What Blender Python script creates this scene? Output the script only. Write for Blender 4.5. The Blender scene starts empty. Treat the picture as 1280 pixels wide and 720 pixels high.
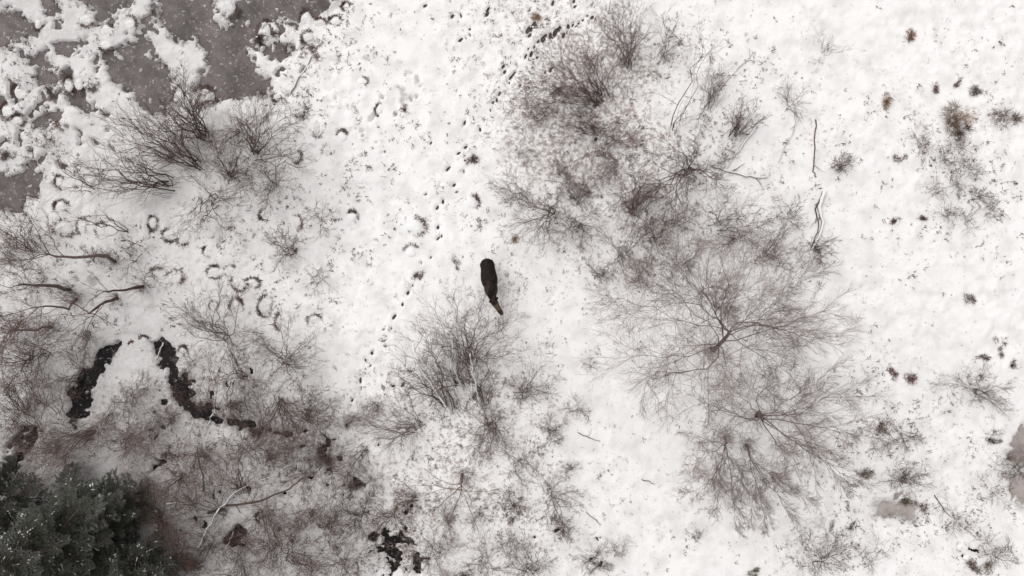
import bpy, bmesh, math, random
import numpy as np
from mathutils import Vector, Matrix

# ------------------------------------------------------------------ camera, sky, sun
CAM_H = 42.0                       # drone height (m)
GROUND_W = 56.0                    # metres of ground across the frame
S = 1280.0 / GROUND_W              # photo pixels per metre on the ground
sc = bpy.context.scene
C = sc.collection

cam = bpy.data.cameras.new('camera')
cam.sensor_width = 36.0
cam.lens = 36.0 * CAM_H / GROUND_W
cam.clip_start = 0.5
cam.clip_end = 3000.0
camo = bpy.data.objects.new('camera', cam)
camo.location = (0, 0, CAM_H)
C.objects.link(camo)
sc.camera = camo

SUN_EL, SUN_AZ = 60.0, 140.0       # elevation, and direction the light comes from (math angle in plan)
world = bpy.data.worlds.new('World')
sc.world = world
world.use_nodes = True
wn = world.node_tree
wn.nodes.clear()
sky = wn.nodes.new('ShaderNodeTexSky')
sky.sky_type = 'NISHITA'
sky.sun_disc = False
sky.sun_elevation = math.radians(SUN_EL)
sky.sun_rotation = math.radians(90.0 - SUN_AZ)
sky.dust_density = 4.0
hs = wn.nodes.new('ShaderNodeHueSaturation')      # overcast: nearly colourless sky
hs.inputs['Saturation'].default_value = 0.04
bg = wn.nodes.new('ShaderNodeBackground')
bg.inputs['Strength'].default_value = 0.15
wo = wn.nodes.new('ShaderNodeOutputWorld')
wn.links.new(sky.outputs[0], hs.inputs['Color'])
wn.links.new(hs.outputs[0], bg.inputs['Color'])
wn.links.new(bg.outputs[0], wo.inputs[0])

sun = bpy.data.lights.new('sun', 'SUN')
sun.energy = 0.75
sun.angle = math.radians(90)
sun.color = (1.0, 0.94, 0.90)
suno = bpy.data.objects.new('sun', sun)
d = Vector((math.cos(math.radians(SUN_AZ)) * math.cos(math.radians(SUN_EL)),
            math.sin(math.radians(SUN_AZ)) * math.cos(math.radians(SUN_EL)),
            math.sin(math.radians(SUN_EL))))
suno.rotation_euler = d.to_track_quat('Z', 'Y').to_euler()
suno.location = d * 80
C.objects.link(suno)

sc.view_settings.view_transform = 'Standard'
sc.view_settings.look = 'None'
sc.view_settings.gamma = 1.0
sc.view_settings.exposure = 0.02
sc.cycles.use_denoising = True
sc.cycles.max_bounces = 3
sc.cycles.diffuse_bounces = 2

# ------------------------------------------------------------------ helpers
rng = np.random.default_rng(7)


def at(px, py, z=0.0):
    """point at height z that is seen at photo pixel (px, py)"""
    k = (CAM_H - z) / CAM_H
    return np.array(((px - 640.0) / S * k, (360.0 - py) / S * k, z))


def xy(px, py):
    return ((px - 640.0) / S, (360.0 - py) / S)


def hsh(ix, iy, seed):
    v = np.sin(ix * 127.1 + iy * 311.7 + seed * 74.7) * 43758.5453
    return v - np.floor(v)


def vnoise(x, y, seed=0):
    ix, iy = np.floor(x), np.floor(y)
    fx, fy = x - ix, y - iy
    fx = fx * fx * (3 - 2 * fx)
    fy = fy * fy * (3 - 2 * fy)
    a = hsh(ix, iy, seed); b = hsh(ix + 1, iy, seed)
    c = hsh(ix, iy + 1, seed); e = hsh(ix + 1, iy + 1, seed)
    return (a * (1 - fx) + b * fx) * (1 - fy) + (c * (1 - fx) + e * fx) * fy


def fbm(x, y, seed=0, octv=4):
    s, a, t = 0.0, 0.5, 0.0
    for o in range(octv):
        s = s + a * vnoise(x, y, seed + o * 13)
        t += a
        x, y, a = x * 2.03 + 3.1, y * 2.03 - 1.7, a * 0.5
    return s / t


def sstep(a, b, v):
    t = np.clip((v - a) / (b - a), 0, 1)
    return t * t * (3 - 2 * t)


def tag(o, label=None, cat=None, group=None, kind=None):
    if label: o['label'] = label
    if cat: o['category'] = cat
    if group: o['group'] = group
    if kind: o['kind'] = kind
    return o


def mesh_np(name, verts, faces, mats, fmat=None, smooth=False):
    """verts (n,3); faces (m,k) with k 3 or 4"""
    me = bpy.data.meshes.new(name)
    v = np.asarray(verts, dtype=np.float32)
    f = np.asarray(faces, dtype=np.int32)
    k = f.shape[1]
    me.vertices.add(len(v)); me.vertices.foreach_set('co', v.ravel())
    me.loops.add(f.size); me.loops.foreach_set('vertex_index', f.ravel())
    me.polygons.add(len(f))
    me.polygons.foreach_set('loop_start', np.arange(0, f.size, k, dtype=np.int32))
    me.polygons.foreach_set('loop_total', np.full(len(f), k, dtype=np.int32))
    for m in (mats if isinstance(mats, (list, tuple)) else [mats]):
        me.materials.append(m)
    if fmat is not None:
        me.polygons.foreach_set('material_index', np.asarray(fmat, dtype=np.int32))
    if smooth:
        me.polygons.foreach_set('use_smooth', np.ones(len(f), dtype=bool))
    me.update(calc_edges=True)
    return me


def link(name, me, parent=None):
    o = bpy.data.objects.new(name, me)
    C.objects.link(o)
    if parent is not None:
        o.parent = parent
    return o


def empty(name, loc):
    o = bpy.data.objects.new(name, None)
    o.empty_display_size = 0.3
    o.location = loc
    C.objects.link(o)
    return o


def norm(v):
    return v / np.maximum(np.linalg.norm(v, axis=-1, keepdims=True), 1e-9)


def prisms(A, B, ra, rb, sides=3):
    """separate tapered prisms between points A and B"""
    n = len(A)
    t = norm(B - A)
    h = np.where(np.abs(t[:, 2:3]) > 0.9, np.array([[1.0, 0, 0]]), np.array([[0, 0, 1.0]]))
    u = norm(np.cross(t, h)); w = np.cross(t, u)
    V = np.empty((n, 2, sides, 3))
    for k in range(sides):
        a = 2 * math.pi * k / sides + 0.5
        o = u * math.cos(a) + w * math.sin(a)
        V[:, 0, k] = A + o * ra[:, None]
        V[:, 1, k] = B + o * rb[:, None]
    base = (np.arange(n) * 2 * sides)[:, None]
    F = []
    for k in range(sides):
        k2 = (k + 1) % sides
        F.append(np.concatenate([base + k, base + k2, base + sides + k2, base + sides + k], axis=1))
    return V.reshape(-1, 3), np.concatenate(F, axis=0)


def tube(pts, rad, sides=6):
    """continuous tube along a polyline, both ends closed by a small collapse"""
    pts = np.asarray(pts, float)
    rad = np.asarray(rad, float)
    pts = np.vstack([pts[:1], pts, pts[-1:]])
    rad = np.concatenate([[rad[0] * 0.05], rad, [rad[-1] * 0.05]])
    t = np.gradient(pts[1:-1], axis=0)
    t = norm(np.vstack([t[:1], t, t[-1:]]))
    u = norm(np.cross(t, np.array([[0.13, 0.21, 0.97]])) + 1e-6)
    w = np.cross(t, u)
    n = len(pts)
    ang = np.arange(sides) * 2 * math.pi / sides
    V = pts[:, None, :] + (u[:, None, :] * np.cos(ang)[None, :, None] + w[:, None, :] * np.sin(ang)[None, :, None]) * rad[:, None, None]
    F = []
    i = np.arange(n - 1)[:, None] * sides
    k = np.arange(sides)[None, :]
    k2 = (k + 1) % sides
    F = np.stack([i + k, i + k2, i + sides + k2, i + sides + k], axis=-1).reshape(-1, 4)
    return V.reshape(-1, 3), F


def cat_vf(parts):
    V, F, off = [], [], 0
    for v, f in parts:
        V.append(v); F.append(f + off); off += len(v)
    return np.concatenate(V), np.concatenate(F)


# ------------------------------------------------------------------ materials
def new_mat(name):
    m = bpy.data.materials.new(name)
    m.use_nodes = True
    nt = m.node_tree
    p = nt.nodes['Principled BSDF']
    return m, nt, p


def node(nt, typ, **kw):
    n = nt.nodes.new(typ)
    for k, v in kw.items():
        setattr(n, k, v)
    return n


def ramp(nt, src, stops):
    r = node(nt, 'ShaderNodeValToRGB')
    els = r.color_ramp.elements
    while len(els) < len(stops):
        els.new(0.5)
    for e, (pos, col) in zip(els, stops):
        e.position = pos
        e.color = (*col, 1)
    nt.links.new(src, r.inputs[0])
    return r


def speckled(name, c0, c1, scale=6.0, rough=0.85, spec=0.2, vary=0.25, bump=0.0):
    m, nt, p = new_mat(name)
    tc = node(nt, 'ShaderNodeTexCoord')
    nz = node(nt, 'ShaderNodeTexNoise')
    nz.inputs['Scale'].default_value = scale
    nz.inputs['Detail'].default_value = 5
    nt.links.new(tc.outputs['Object'], nz.inputs['Vector'])
    r = ramp(nt, nz.outputs['Fac'], [(0.3, c0), (0.7, c1)])
    oi = node(nt, 'ShaderNodeObjectInfo')
    mr = node(nt, 'ShaderNodeMapRange')
    mr.inputs['To Min'].default_value = 1 - vary
    mr.inputs['To Max'].default_value = 1 + vary
    nt.links.new(oi.outputs['Random'], mr.inputs['Value'])
    hv = node(nt, 'ShaderNodeHueSaturation')
    nt.links.new(mr.outputs[0], hv.inputs['Value'])
    nt.links.new(r.outputs[0], hv.inputs['Color'])
    nt.links.new(hv.outputs[0], p.inputs['Base Color'])
    p.inputs['Roughness'].default_value = rough
    p.inputs['Specular IOR Level'].default_value = spec
    if bump:
        b = node(nt, 'ShaderNodeBump')
        b.inputs['Strength'].default_value = bump
        b.inputs['Distance'].default_value = 0.02
        nt.links.new(nz.outputs['Fac'], b.inputs['Height'])
        nt.links.new(b.outputs[0], p.inputs['Normal'])
    return m


M_bark = speckled('dark_bark', (0.072, 0.045, 0.037), (0.165, 0.110, 0.094), 9, bump=0.4)
M_twig = speckled('shrub_twigs', (0.118, 0.076, 0.065), (0.225, 0.156, 0.137), 5, vary=0.3)
M_barkg = speckled('grey_bark', (0.12, 0.083, 0.074), (0.25, 0.185, 0.168), 9, bump=0.4)
M_twigg = speckled('tree_twigs', (0.19, 0.145, 0.134), (0.33, 0.262, 0.245), 5, vary=0.25)
M_red = speckled('reddish_twigs', (0.10, 0.054, 0.046), (0.20, 0.125, 0.108), 5)
M_wood = speckled('dead_wood', (0.10, 0.085, 0.078), (0.23, 0.20, 0.185), 12, bump=0.5)
M_pale = speckled('bleached_wood', (0.26, 0.235, 0.22), (0.50, 0.46, 0.435), 10, bump=0.5)
M_grass = speckled('dry_grass', (0.11, 0.078, 0.060), (0.28, 0.205, 0.16), 4)
M_rust = speckled('rust_grass', (0.19, 0.105, 0.062), (0.38, 0.24, 0.155), 4)
M_brown = speckled('brown_leaf', (0.070, 0.036, 0.029), (0.17, 0.10, 0.082), 6)
M_olive = speckled('olive_moss', (0.075, 0.062, 0.038), (0.19, 0.155, 0.098), 6)
M_sedge = speckled('dark_sedge', (0.050, 0.034, 0.030), (0.15, 0.108, 0.094), 5)
M_speck = speckled('weed_stalks', (0.060, 0.038, 0.033), (0.19, 0.135, 0.117), 1.2)
M_mud = speckled('wet_mud', (0.035, 0.027, 0.026), (0.10, 0.080, 0.074), 7, rough=0.6, spec=0.3)
M_needle = speckled('conifer_needles', (0.020, 0.024, 0.016), (0.080, 0.088, 0.063), 3, rough=0.7, vary=0.35)
_nt = M_needle.node_tree            # frosted bough tips: the outer end of each bough is paler
_tc = node(_nt, 'ShaderNodeTexCoord'); _sx = node(_nt, 'ShaderNodeSeparateXYZ')
_nt.links.new(_tc.outputs['Object'], _sx.inputs[0])
_rp = ramp(_nt, _sx.outputs['X'], [(0.55, (0, 0, 0)), (1.0, (.8, .8, .8))])
_mx = node(_nt, 'ShaderNodeMix', data_type='RGBA')
_mx.inputs['B'].default_value = (0.17, 0.175, 0.145, 1)
_src = _nt.nodes['Principled BSDF'].inputs['Base Color'].links[0].from_socket
_nt.links.new(_rp.outputs[0], _mx.inputs['Factor']); _nt.links.new(_src, _mx.inputs['A'])
_nt.links.new(_mx.outputs['Result'], _nt.nodes['Principled BSDF'].inputs['Base Color'])
M_frost = speckled('frosted_needles', (0.11, 0.115, 0.095), (0.26, 0.26, 0.235), 5, rough=0.8, vary=0.25)
M_cap = speckled('branch_snow', (0.78, 0.775, 0.775), (0.86, 0.855, 0.85), 8, rough=0.7, vary=0.04, bump=0.3)

M_capg = speckled('grey_snow_cap', (0.58, 0.565, 0.56), (0.78, 0.765, 0.755), 7, rough=0.7, vary=0.05, bump=0.3)  # greyer cap snow, toned to blend with the ground on the left


def snow_material():
    m, nt, p = new_mat('snow')
    tc = node(nt, 'ShaderNodeTexCoord')
    at_ = node(nt, 'ShaderNodeAttribute', attribute_name='wet')  # grey mask: soaked snow and shade painted into the colour
    n1 = node(nt, 'ShaderNodeTexNoise'); n1.inputs['Scale'].default_value = 1.1; n1.inputs['Detail'].default_value = 8
    n2 = node(nt, 'ShaderNodeTexNoise'); n2.inputs['Scale'].default_value = 7.0; n2.inputs['Detail'].default_value = 6
    n2.inputs['Roughness'].default_value = 0.7
    for n in (n1, n2):
        nt.links.new(tc.outputs['Object'], n.inputs['Vector'])
    r1 = ramp(nt, n1.outputs['Fac'], [(0.30, (0.735, 0.712, 0.700)), (0.56, (0.865, 0.850, 0.842))])
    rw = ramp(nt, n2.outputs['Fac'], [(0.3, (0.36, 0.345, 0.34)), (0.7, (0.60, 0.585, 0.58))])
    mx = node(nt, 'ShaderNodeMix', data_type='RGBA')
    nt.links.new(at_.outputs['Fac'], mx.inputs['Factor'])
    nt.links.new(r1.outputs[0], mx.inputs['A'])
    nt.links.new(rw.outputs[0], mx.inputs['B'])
    # fine litter: seeds, bark crumbs and dead leaves lying on the snow
    n3 = node(nt, 'ShaderNodeTexNoise'); n3.inputs['Scale'].default_value = 4.0; n3.inputs['Detail'].default_value = 5
    n3.inputs['Roughness'].default_value = 0.75
    nt.links.new(tc.outputs['Object'], n3.inputs['Vector'])
    al = node(nt, 'ShaderNodeAttribute', attribute_name='litter')
    ad = node(nt, 'ShaderNodeMath', operation='ADD')
    nt.links.new(n3.outputs['Fac'], ad.inputs[0]); nt.links.new(al.outputs['Fac'], ad.inputs[1])
    rl = ramp(nt, ad.outputs[0], [(0.57, (0, 0, 0)), (0.72, (1, 1, 1))])
    m2 = node(nt, 'ShaderNodeMix', data_type='RGBA')
    m2.inputs['B'].default_value = (0.36, 0.304, 0.284, 1)
    nt.links.new(rl.outputs[0], m2.inputs['Factor'])
    nt.links.new(mx.outputs['Result'], m2.inputs['A'])
    nt.links.new(m2.outputs['Result'], p.inputs['Base Color'])
    p.inputs['Roughness'].default_value = 0.75
    p.inputs['Specular IOR Level'].default_value = 0.15
    b = node(nt, 'ShaderNodeBump'); b.inputs['Strength'].default_value = 0.5; b.inputs['Distance'].default_value = 0.05
    nt.links.new(n2.outputs['Fac'], b.inputs['Height'])
    nt.links.new(b.outputs[0], p.inputs['Normal'])
    return m


def ice_material(name, dark, light, frost=0.6, rough=0.45, spec=0.3):
    m, nt, p = new_mat(name)
    tc = node(nt, 'ShaderNodeTexCoord')
    n1 = node(nt, 'ShaderNodeTexNoise'); n1.inputs['Scale'].default_value = 0.7; n1.inputs['Detail'].default_value = 9; n1.inputs['Roughness'].default_value = 0.65
    n2 = node(nt, 'ShaderNodeTexNoise'); n2.inputs['Scale'].default_value = 5.5; n2.inputs['Detail'].default_value = 6
    n2.inputs['Roughness'].default_value = 0.75
    for n in (n1, n2):
        nt.links.new(tc.outputs['Object'], n.inputs['Vector'])
    r1 = ramp(nt, n1.outputs['Fac'], [(0.37, dark), (0.63, light)])
    r2 = ramp(nt, n2.outputs['Fac'], [(frost, (0, 0, 0)), (frost + 0.10, (0.8, 0.8, 0.8))])
    mx = node(nt, 'ShaderNodeMix', data_type='RGBA')
    mx.inputs['B'].default_value = (0.5, 0.49, 0.49, 1)
    nt.links.new(r2.outputs[0], mx.inputs['Factor'])
    nt.links.new(r1.outputs[0], mx.inputs['A'])
    nt.links.new(mx.outputs['Result'], p.inputs['Base Color'])
    p.inputs['Roughness'].default_value = rough
    p.inputs['Specular IOR Level'].default_value = spec
    return m


M_snow = snow_material()
M_ice = ice_material('pond_ice', (0.048, 0.036, 0.035), (0.140, 0.112, 0.110), 0.57)
M_icep = ice_material('pale_ice', (0.22, 0.185, 0.17), (0.42, 0.37, 0.35), 0.57)
M_water = ice_material('bog_water', (0.006, 0.005, 0.0055), (0.018, 0.0145, 0.0145), 0.575, 0.3, 0.08)

# ------------------------------------------------------------------ the lie of the snow
ICE = [
    [(125, 70), (140, 66), (152, 56), (172, 51), (176, 35), (180, 21), (188, 10), (198, 4), (194, 18), (187, 30), (183, 48), (188, 60), (198, 72), (212, 88), (218, 100), (211, 110), (220, 128), (210, 136), (190, 140), (180, 135), (172, 125), (160, 112), (150, 105), (140, 100), (137, 85)],
    [(195, -20), (264, -20), (266, 22), (280, 31), (290, 25), (298, 5), (316, 2), (330, -20), (436, -20), (415, 8), (395, 14), (385, 22), (370, 30), (350, 18), (330, 28), (322, 40), (310, 55), (312, 75), (318, 92), (335, 100), (334, 122), (322, 116), (300, 125), (285, 118), (270, 122), (252, 115), (242, 112), (248, 95), (262, 80), (258, 65), (248, 55), (240, 45), (228, 55), (215, 48), (205, 35), (198, 25), (196, 10)],
    [(-20, 218), (25, 220), (30, 205), (38, 203), (45, 215), (52, 222), (50, 240), (38, 250), (30, 255), (30, 267), (0, 265), (-20, 265)],
    [(36, 73), (55, 65), (62, 85), (70, 100), (60, 108), (50, 105), (46, 90)],
    [(-20, 10), (10, 15), (25, 22), (45, 32), (45, 45), (30, 50), (12, 50), (5, 60), (-20, 55)],
    [(90, -20), (165, -20), (160, 8), (150, 5), (140, 25), (125, 30), (118, 12), (100, 8)],
    [(40, 150), (58, 142), (62, 158), (50, 165)],
    [(48, -8), (72, -8), (70, 8), (55, 12)],
    [(345, 58), (365, 55), (364, 65), (352, 70)],
]
RIGHT_ICE = [
    [(1262, 566), (1268, 548), (1278, 535), (1300, 525), (1300, 580), (1272, 580), (1264, 575)],
    [(1266, 598), (1300, 596), (1300, 632), (1276, 630), (1264, 612)],
]
PUDDLE = [[(1096, 632), (1106, 628), (1120, 632), (1143, 634), (1144, 647), (1130, 649), (1112, 646), (1098, 641)]]
WATER = [
    [(130, 431), (140, 428), (148, 430), (145, 437), (138, 443), (135, 455), (128, 465), (120, 477), (110, 490), (115, 500), (105, 520), (95, 526), (82, 520), (87, 502), (84, 492), (95, 477), (105, 462), (120, 452)],
    [(194, 428), (203, 426), (215, 432), (216, 445), (221, 455), (220, 472), (236, 478), (242, 500), (260, 515), (275, 523), (300, 524), (330, 533), (366, 541), (362, 544), (330, 541), (300, 535), (288, 531), (262, 526), (240, 520), (220, 502), (212, 482), (210, 462), (200, 455), (194, 442)],
    [(25, 555), (45, 538), (44, 560), (22, 585), (5, 592), (8, 570)],
    [(283, 667), (295, 658), (305, 665), (303, 682), (290, 684), (280, 678)],
]
# ragged wet patches: (px, py, radius px, strength)
WETSPOTS = [(490, 688, 48, .33), (518, 705, 30, .33), (405, 580, 34, .29), (425, 610, 30, .27), (210, 570, 26, .26),
            (325, 635, 28, .22), (30, 560, 40, .18), (560, 190, 22, .14),
            (330, 60, 60, .20), (60, 120, 90, .23), (90, 40, 60, .2), (30, 160, 50, .24), (150, 60, 60, .12), (240, 640, 40, .14),
            (250, 500, 60, .16), (690, 655, 30, .10), (745, 700, 24, .14), (1120, 560, 28, .12), (1130, 612, 22, .14), (1215, 700, 24, .14),
            (110, 350, 40, .10), (480, 130, 60, .08)]
PRINTS = [(577, 18), (609, 19), (586, 37), (588, 43), (575, 52), (629, 82), (632, 92), (636, 103), (621, 124), (625, 117), (617, 129),
          (581, 153), (605, 152), (602, 162), (540, 179), (575, 192), (582, 184), (581, 214), (569, 230), (571, 239), (559, 212),
          (549, 260), (555, 252), (532, 241), (548, 284), (551, 294), (547, 297), (539, 321), (525, 329), (524, 347), (515, 358),
          (511, 366), (502, 380), (493, 396), (489, 410), (480, 412), (481, 425), (465, 439), (459, 449), (462, 457), (452, 474),
          (451, 484), (442, 501), (435, 531), (492, 482), (504, 482), (474, 554), (420, 549), (412, 551), (664, 37), (663, 44), (697, 37), (682, 47),
          (690, 46), (662, 68), (658, 72), (642, 92), (741, 21), (662, 14), (646, 81), (686, 87), (708, 41), (717, 31), (720, 34), (729, 26),
          (690, 5), (716, 3), (718, 11), (531, 8), (609, 12), (566, 22), (744, 176), (725, 144),
          (665, 33), (661, 40), (699, 34), (694, 41), (686, 44), (679, 49), (673, 51), (660, 63), (667, 58), (640, 97), (705, 44), (712, 36), (722, 29), (733, 22), (684, 90), (691, 86), (650, 108), (672, 74)]
BIG = {(665, 33), (661, 40), (699, 34), (694, 41), (686, 44), (705, 44), (712, 36), (679, 49), (697, 37), (664, 37)}
_pr = np.random.default_rng(5)
PR = np.array([xy(*p) for p in PRINTS]) + _pr.normal(0, 0.05, (len(PRINTS), 2))
PR_A = _pr.normal(-0.55, 0.35, len(PR))          # heading of each print, from straight along y
PR_L = _pr.uniform(0.10, 0.19, len(PR)) * np.array([1.7 if p in BIG else 1.0 for p in PRINTS])


def poly_sd(x, y, poly):
    """signed distance (m), negative inside"""
    P = np.array([xy(*p) for p in poly])
    dist = np.full(x.shape, 1e9); ins = np.zeros(x.shape, bool)
    for i in range(len(P)):
        a, b = P[i], P[(i + 1) % len(P)]
        e = b - a
        t = np.clip(((x - a[0]) * e[0] + (y - a[1]) * e[1]) / (e @ e + 1e-9), 0, 1)
        dist = np.minimum(dist, (x - a[0] - t * e[0]) ** 2 + (y - a[1] - t * e[1]) ** 2)
        if a[1] != b[1]:
            cr = ((a[1] > y) != (b[1] > y)) & (x < (b[0] - a[0]) * (y - a[1]) / (b[1] - a[1]) + a[0])
            ins ^= cr
    dist = np.sqrt(dist)
    return np.where(ins, -dist, dist)


def boxed_sd(x, y, poly, pad=2.5):
    P = np.array([xy(*p) for p in poly])
    lo, hi = P.min(0) - pad, P.max(0) + pad
    out = np.full(x.shape, 9.0)
    m = (x > lo[0]) & (x < hi[0]) & (y > lo[1]) & (y < hi[1])
    if m.any():
        out[m] = poly_sd(x[m], y[m], poly)
    return out


def snow_height(x, y):
    x = np.asarray(x, float); y = np.asarray(y, float)
    z = 0.03 + 0.10 * fbm(x * 0.45, y * 0.45, 3, 3) + 0.05 * fbm(x * 1.9, y * 1.9, 9, 3)
    left = sstep(-2, -16, x)
    lump = sstep(0.52, 0.75, fbm(x * 1.35, y * 1.35, 21, 3))
    z = z + (0.025 + 0.05 * left) * lump + 0.028 * sstep(0.5, 0.7, fbm(x * 3.1, y * 3.1, 23, 2)) * (0.4 + 0.6 * sstep(0.4, 0.6, fbm(x * .3, y * .3, 27, 2)))
    rag = (fbm(x * 2.6, y * 2.6, 31, 4) - 0.5) + 0.75 * (fbm(x * 0.8 + y * 5.1, y * 0.8 - x * 5.1, 33, 2) - 0.5)
    hole = np.zeros(x.shape); near = np.zeros(x.shape)
    rag2 = fbm(x * 2.6, y * 2.6, 31, 4) - 0.5
    for polys, w in ((ICE, 0.85), (RIGHT_ICE, 0.6), (PUDDLE, 0.8), (WATER, 0.75)):
        for p in polys:
            sd = boxed_sd(x, y, p) + (rag2 if polys is WATER else rag) * w
            hole = np.maximum(hole, sstep(0.13, -0.13, sd))
            near = np.maximum(near, sstep(1.1, -0.1, sd))
    isl = sstep(0.68, 0.78, fbm(x * 1.25 + 7, y * 1.25, 41, 4)) + sstep(0.74, 0.82, fbm(x * 2.1 + y * 2.4, y * 2.1 - x * 2.4, 43, 3))
    pondish = (y > 3.9)
    hole = hole * (1 - np.clip(isl, 0, 1) * pondish)
    wx_ = x + 0.5 * (fbm(x * 1.3 + 5, y * 1.3, 57, 3) - 0.5); wy_ = y + 0.5 * (fbm(x * 1.3, y * 1.3 + 9, 58, 3) - 0.5)
    wn_ = fbm(wx_ * 1.25 + wy_ * 1.45, wy_ * 1.25 - wx_ * 1.45, 51, 5)
    wt = np.zeros(x.shape)
    for (px, py, r, s) in WETSPOTS:
        cx, cy = xy(px, py)
        wt = np.maximum(wt, s * np.exp(-((x - cx) ** 2 + (y - cy) ** 2) / (2 * (r * 0.62 / S) ** 2)))
    hole = np.maximum(hole, sstep(0.75, 0.84, wn_ + wt) * (wt > 0.02))
    pit = np.zeros(x.shape)
    for (cx, cy), a, L in zip(PR, PR_A, PR_L):
        m = (np.abs(x - cx) < 0.5) & (np.abs(y - cy) < 0.5)
        if m.any():
            dx, dy = x[m] - cx, y[m] - cy
            u = dx * math.cos(a) + dy * math.sin(a)
            v = -dx * math.sin(a) + dy * math.cos(a)
            q = np.sqrt((u / (L * 0.62)) ** 2 + (v / (L * 1.15)) ** 2)
            pit[m] = np.maximum(pit[m], sstep(1.35, 0.75, q))
    z = z * (1 - 0.72 * near)
    return z * (1 - 0.8 * hole) - 0.26 * hole - 0.10 * pit * (1 - hole)


def snow_wet_shade(x, y):
    """greyer snow at left and lower left: thin and soaked, with shade painted in"""
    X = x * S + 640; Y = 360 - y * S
    w = 0.56 * sstep(560, 120, X + 0.15 * (360 - Y))  # greyer to the left: thin wet snow, partly shade put into the colour
    w = w + 0.46 * sstep(380, 700, Y) * sstep(620, 100, X)  # lower-left shade and vignette darkening painted into the snow colour
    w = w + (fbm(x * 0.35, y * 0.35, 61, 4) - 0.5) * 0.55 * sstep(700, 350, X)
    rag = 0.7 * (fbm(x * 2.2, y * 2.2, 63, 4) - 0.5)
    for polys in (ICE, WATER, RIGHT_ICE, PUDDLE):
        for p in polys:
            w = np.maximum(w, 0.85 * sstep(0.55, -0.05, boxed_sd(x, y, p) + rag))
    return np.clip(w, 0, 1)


LITTER = [(760, 110, 130, .08), (780, 230, 150, .085), (700, 160, 80, .07), (900, 400, 130, .02), (940, 540, 110, .02), (1180, 220, 80, .05),
          (590, 470, 110, .06), (610, 560, 70, .06), (690, 630, 80, .07), (1130, 570, 90, .06), (1030, 690, 70, .06), (260, 220, 140, .06),
          (300, 520, 150, .05), (430, 620, 130, .05), (240, 600, 130, .05), (60, 490, 90, .05), (175, 400, 90, -.09), (420, 230, 90, -.03), (120, 180, 130, -.05), (520, 660, 110, .07), (50, 360, 90, .06), (690, 40, 90, .06), (150, 570, 130, .06), (1230, 660, 80, .05)]


def snow_litter(x, y):
    l = -0.035 + 0.16 * (fbm(x * 0.5, y * 0.5, 91, 4) - 0.5)
    for (px, py, r, s) in LITTER:
        cx, cy = xy(px, py)
        l = l + s * np.exp(-((x - cx) ** 2 + (y - cy) ** 2) / (2 * (r * 0.7 / S) ** 2))
    return np.minimum(l, 0.13)


def axis(half, step, far=900.0):
    a = list(np.arange(-half, half + step * .5, step))
    g = step
    out = []
    p = a[-1]
    while p < far:
        g *= 1.35
        p += g
        out.append(p)
    return np.array([-v for v in reversed(out)] + a + out)


gx, gy = axis(30.5, 0.092), axis(18.0, 0.092)
GX, GY = np.meshgrid(gx, gy)
GZ = snow_height(GX.ravel(), GY.ravel())
nx, ny = len(gx), len(gy)
ii = (np.arange(ny - 1)[:, None] * nx + np.arange(nx - 1)[None, :]).ravel()
gf = np.stack([ii, ii + 1, ii + nx + 1, ii + nx], axis=1)
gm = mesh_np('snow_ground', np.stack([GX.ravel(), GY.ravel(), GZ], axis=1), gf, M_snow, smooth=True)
for nm, fn in (('wet', snow_wet_shade), ('litter', snow_litter)):  # the wet values also carry the painted shade
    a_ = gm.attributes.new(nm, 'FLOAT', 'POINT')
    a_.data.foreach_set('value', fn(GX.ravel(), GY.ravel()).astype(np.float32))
ground = tag(link('snow_ground', gm), kind='structure', label='white snow cover greyed on the left by thin wet bog snow and painted shade')


def gz(x, y):
    return float(snow_height(np.array([x]), np.array([y]))[0])


def sheet(name, corners, z, mat, label):
    P = [xy(*c) for c in corners]
    me = mesh_np(name, [(p[0], p[1], z) for p in P], [list(range(len(P)))[::-1]], mat)
    return tag(link(name, me), label=label, kind='structure')


sheet('pond_ice', [(-60, -60), (450, -60), (450, 300), (-60, 300)], -0.075, M_ice, 'grey frozen pond showing through the snow, top left')
sheet('pond_ice', [(1250, 505), (1340, 505), (1340, 650), (1250, 650)], -0.06, M_icep, 'pale grey ice of a small pool at the right edge')
sheet('pond_ice', [(1086, 615), (1155, 615), (1155, 660), (1086, 660)], -0.06, M_icep, 'small pale ice puddle beside an olive clump, lower right')
sheet('bog_water', [(-60, 400), (575, 400), (575, 780), (-60, 780)], -0.09, M_water, 'black open bog water between snow, lower left')
sheet('bog_water', [(660, 600), (790, 600), (790, 780), (660, 780)], -0.09, M_water, 'dark wet ground showing between snow at the bottom centre')
sheet('bog_water', [(1160, 662), (1290, 662), (1290, 780), (1160, 780)], -0.09, M_water, 'dark wet ground under shrubs in the lower right corner')

# hoof prints: muddy floors of the pits in the snow
hoof_v = []
N_ = 10
for k in range(N_):
    a = 2 * math.pi * k / N_
    hoof_v.append((0.55 * math.cos(a) * (1 - 0.25 * math.sin(a)), 1.0 * math.sin(a), 0.12))
for k in range(N_):
    a = 2 * math.pi * k / N_
    hoof_v.append((0.36 * math.cos(a) * (1 - 0.25 * math.sin(a)), 0.7 * math.sin(a), 0.0))
hoof_f = [(k, (k + 1) % N_, N_ + (k + 1) % N_, N_ + k) for k in range(N_)] + [(N_, N_ + 2, N_ + 5, N_ + 7), (N_, N_ + 1, N_ + 2, N_ + 2), (N_ + 2, N_ + 3, N_ + 4, N_ + 5), (N_ + 5, N_ + 6, N_ + 7, N_ + 7), (N_ + 7, N_ + 8, N_ + 9, N_)]
hm = bpy.data.meshes.new('hoof_print')
hm.from_pydata(hoof_v, [], [tuple(dict.fromkeys(f)) for f in hoof_f])
hm.materials.append(M_mud)
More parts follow.
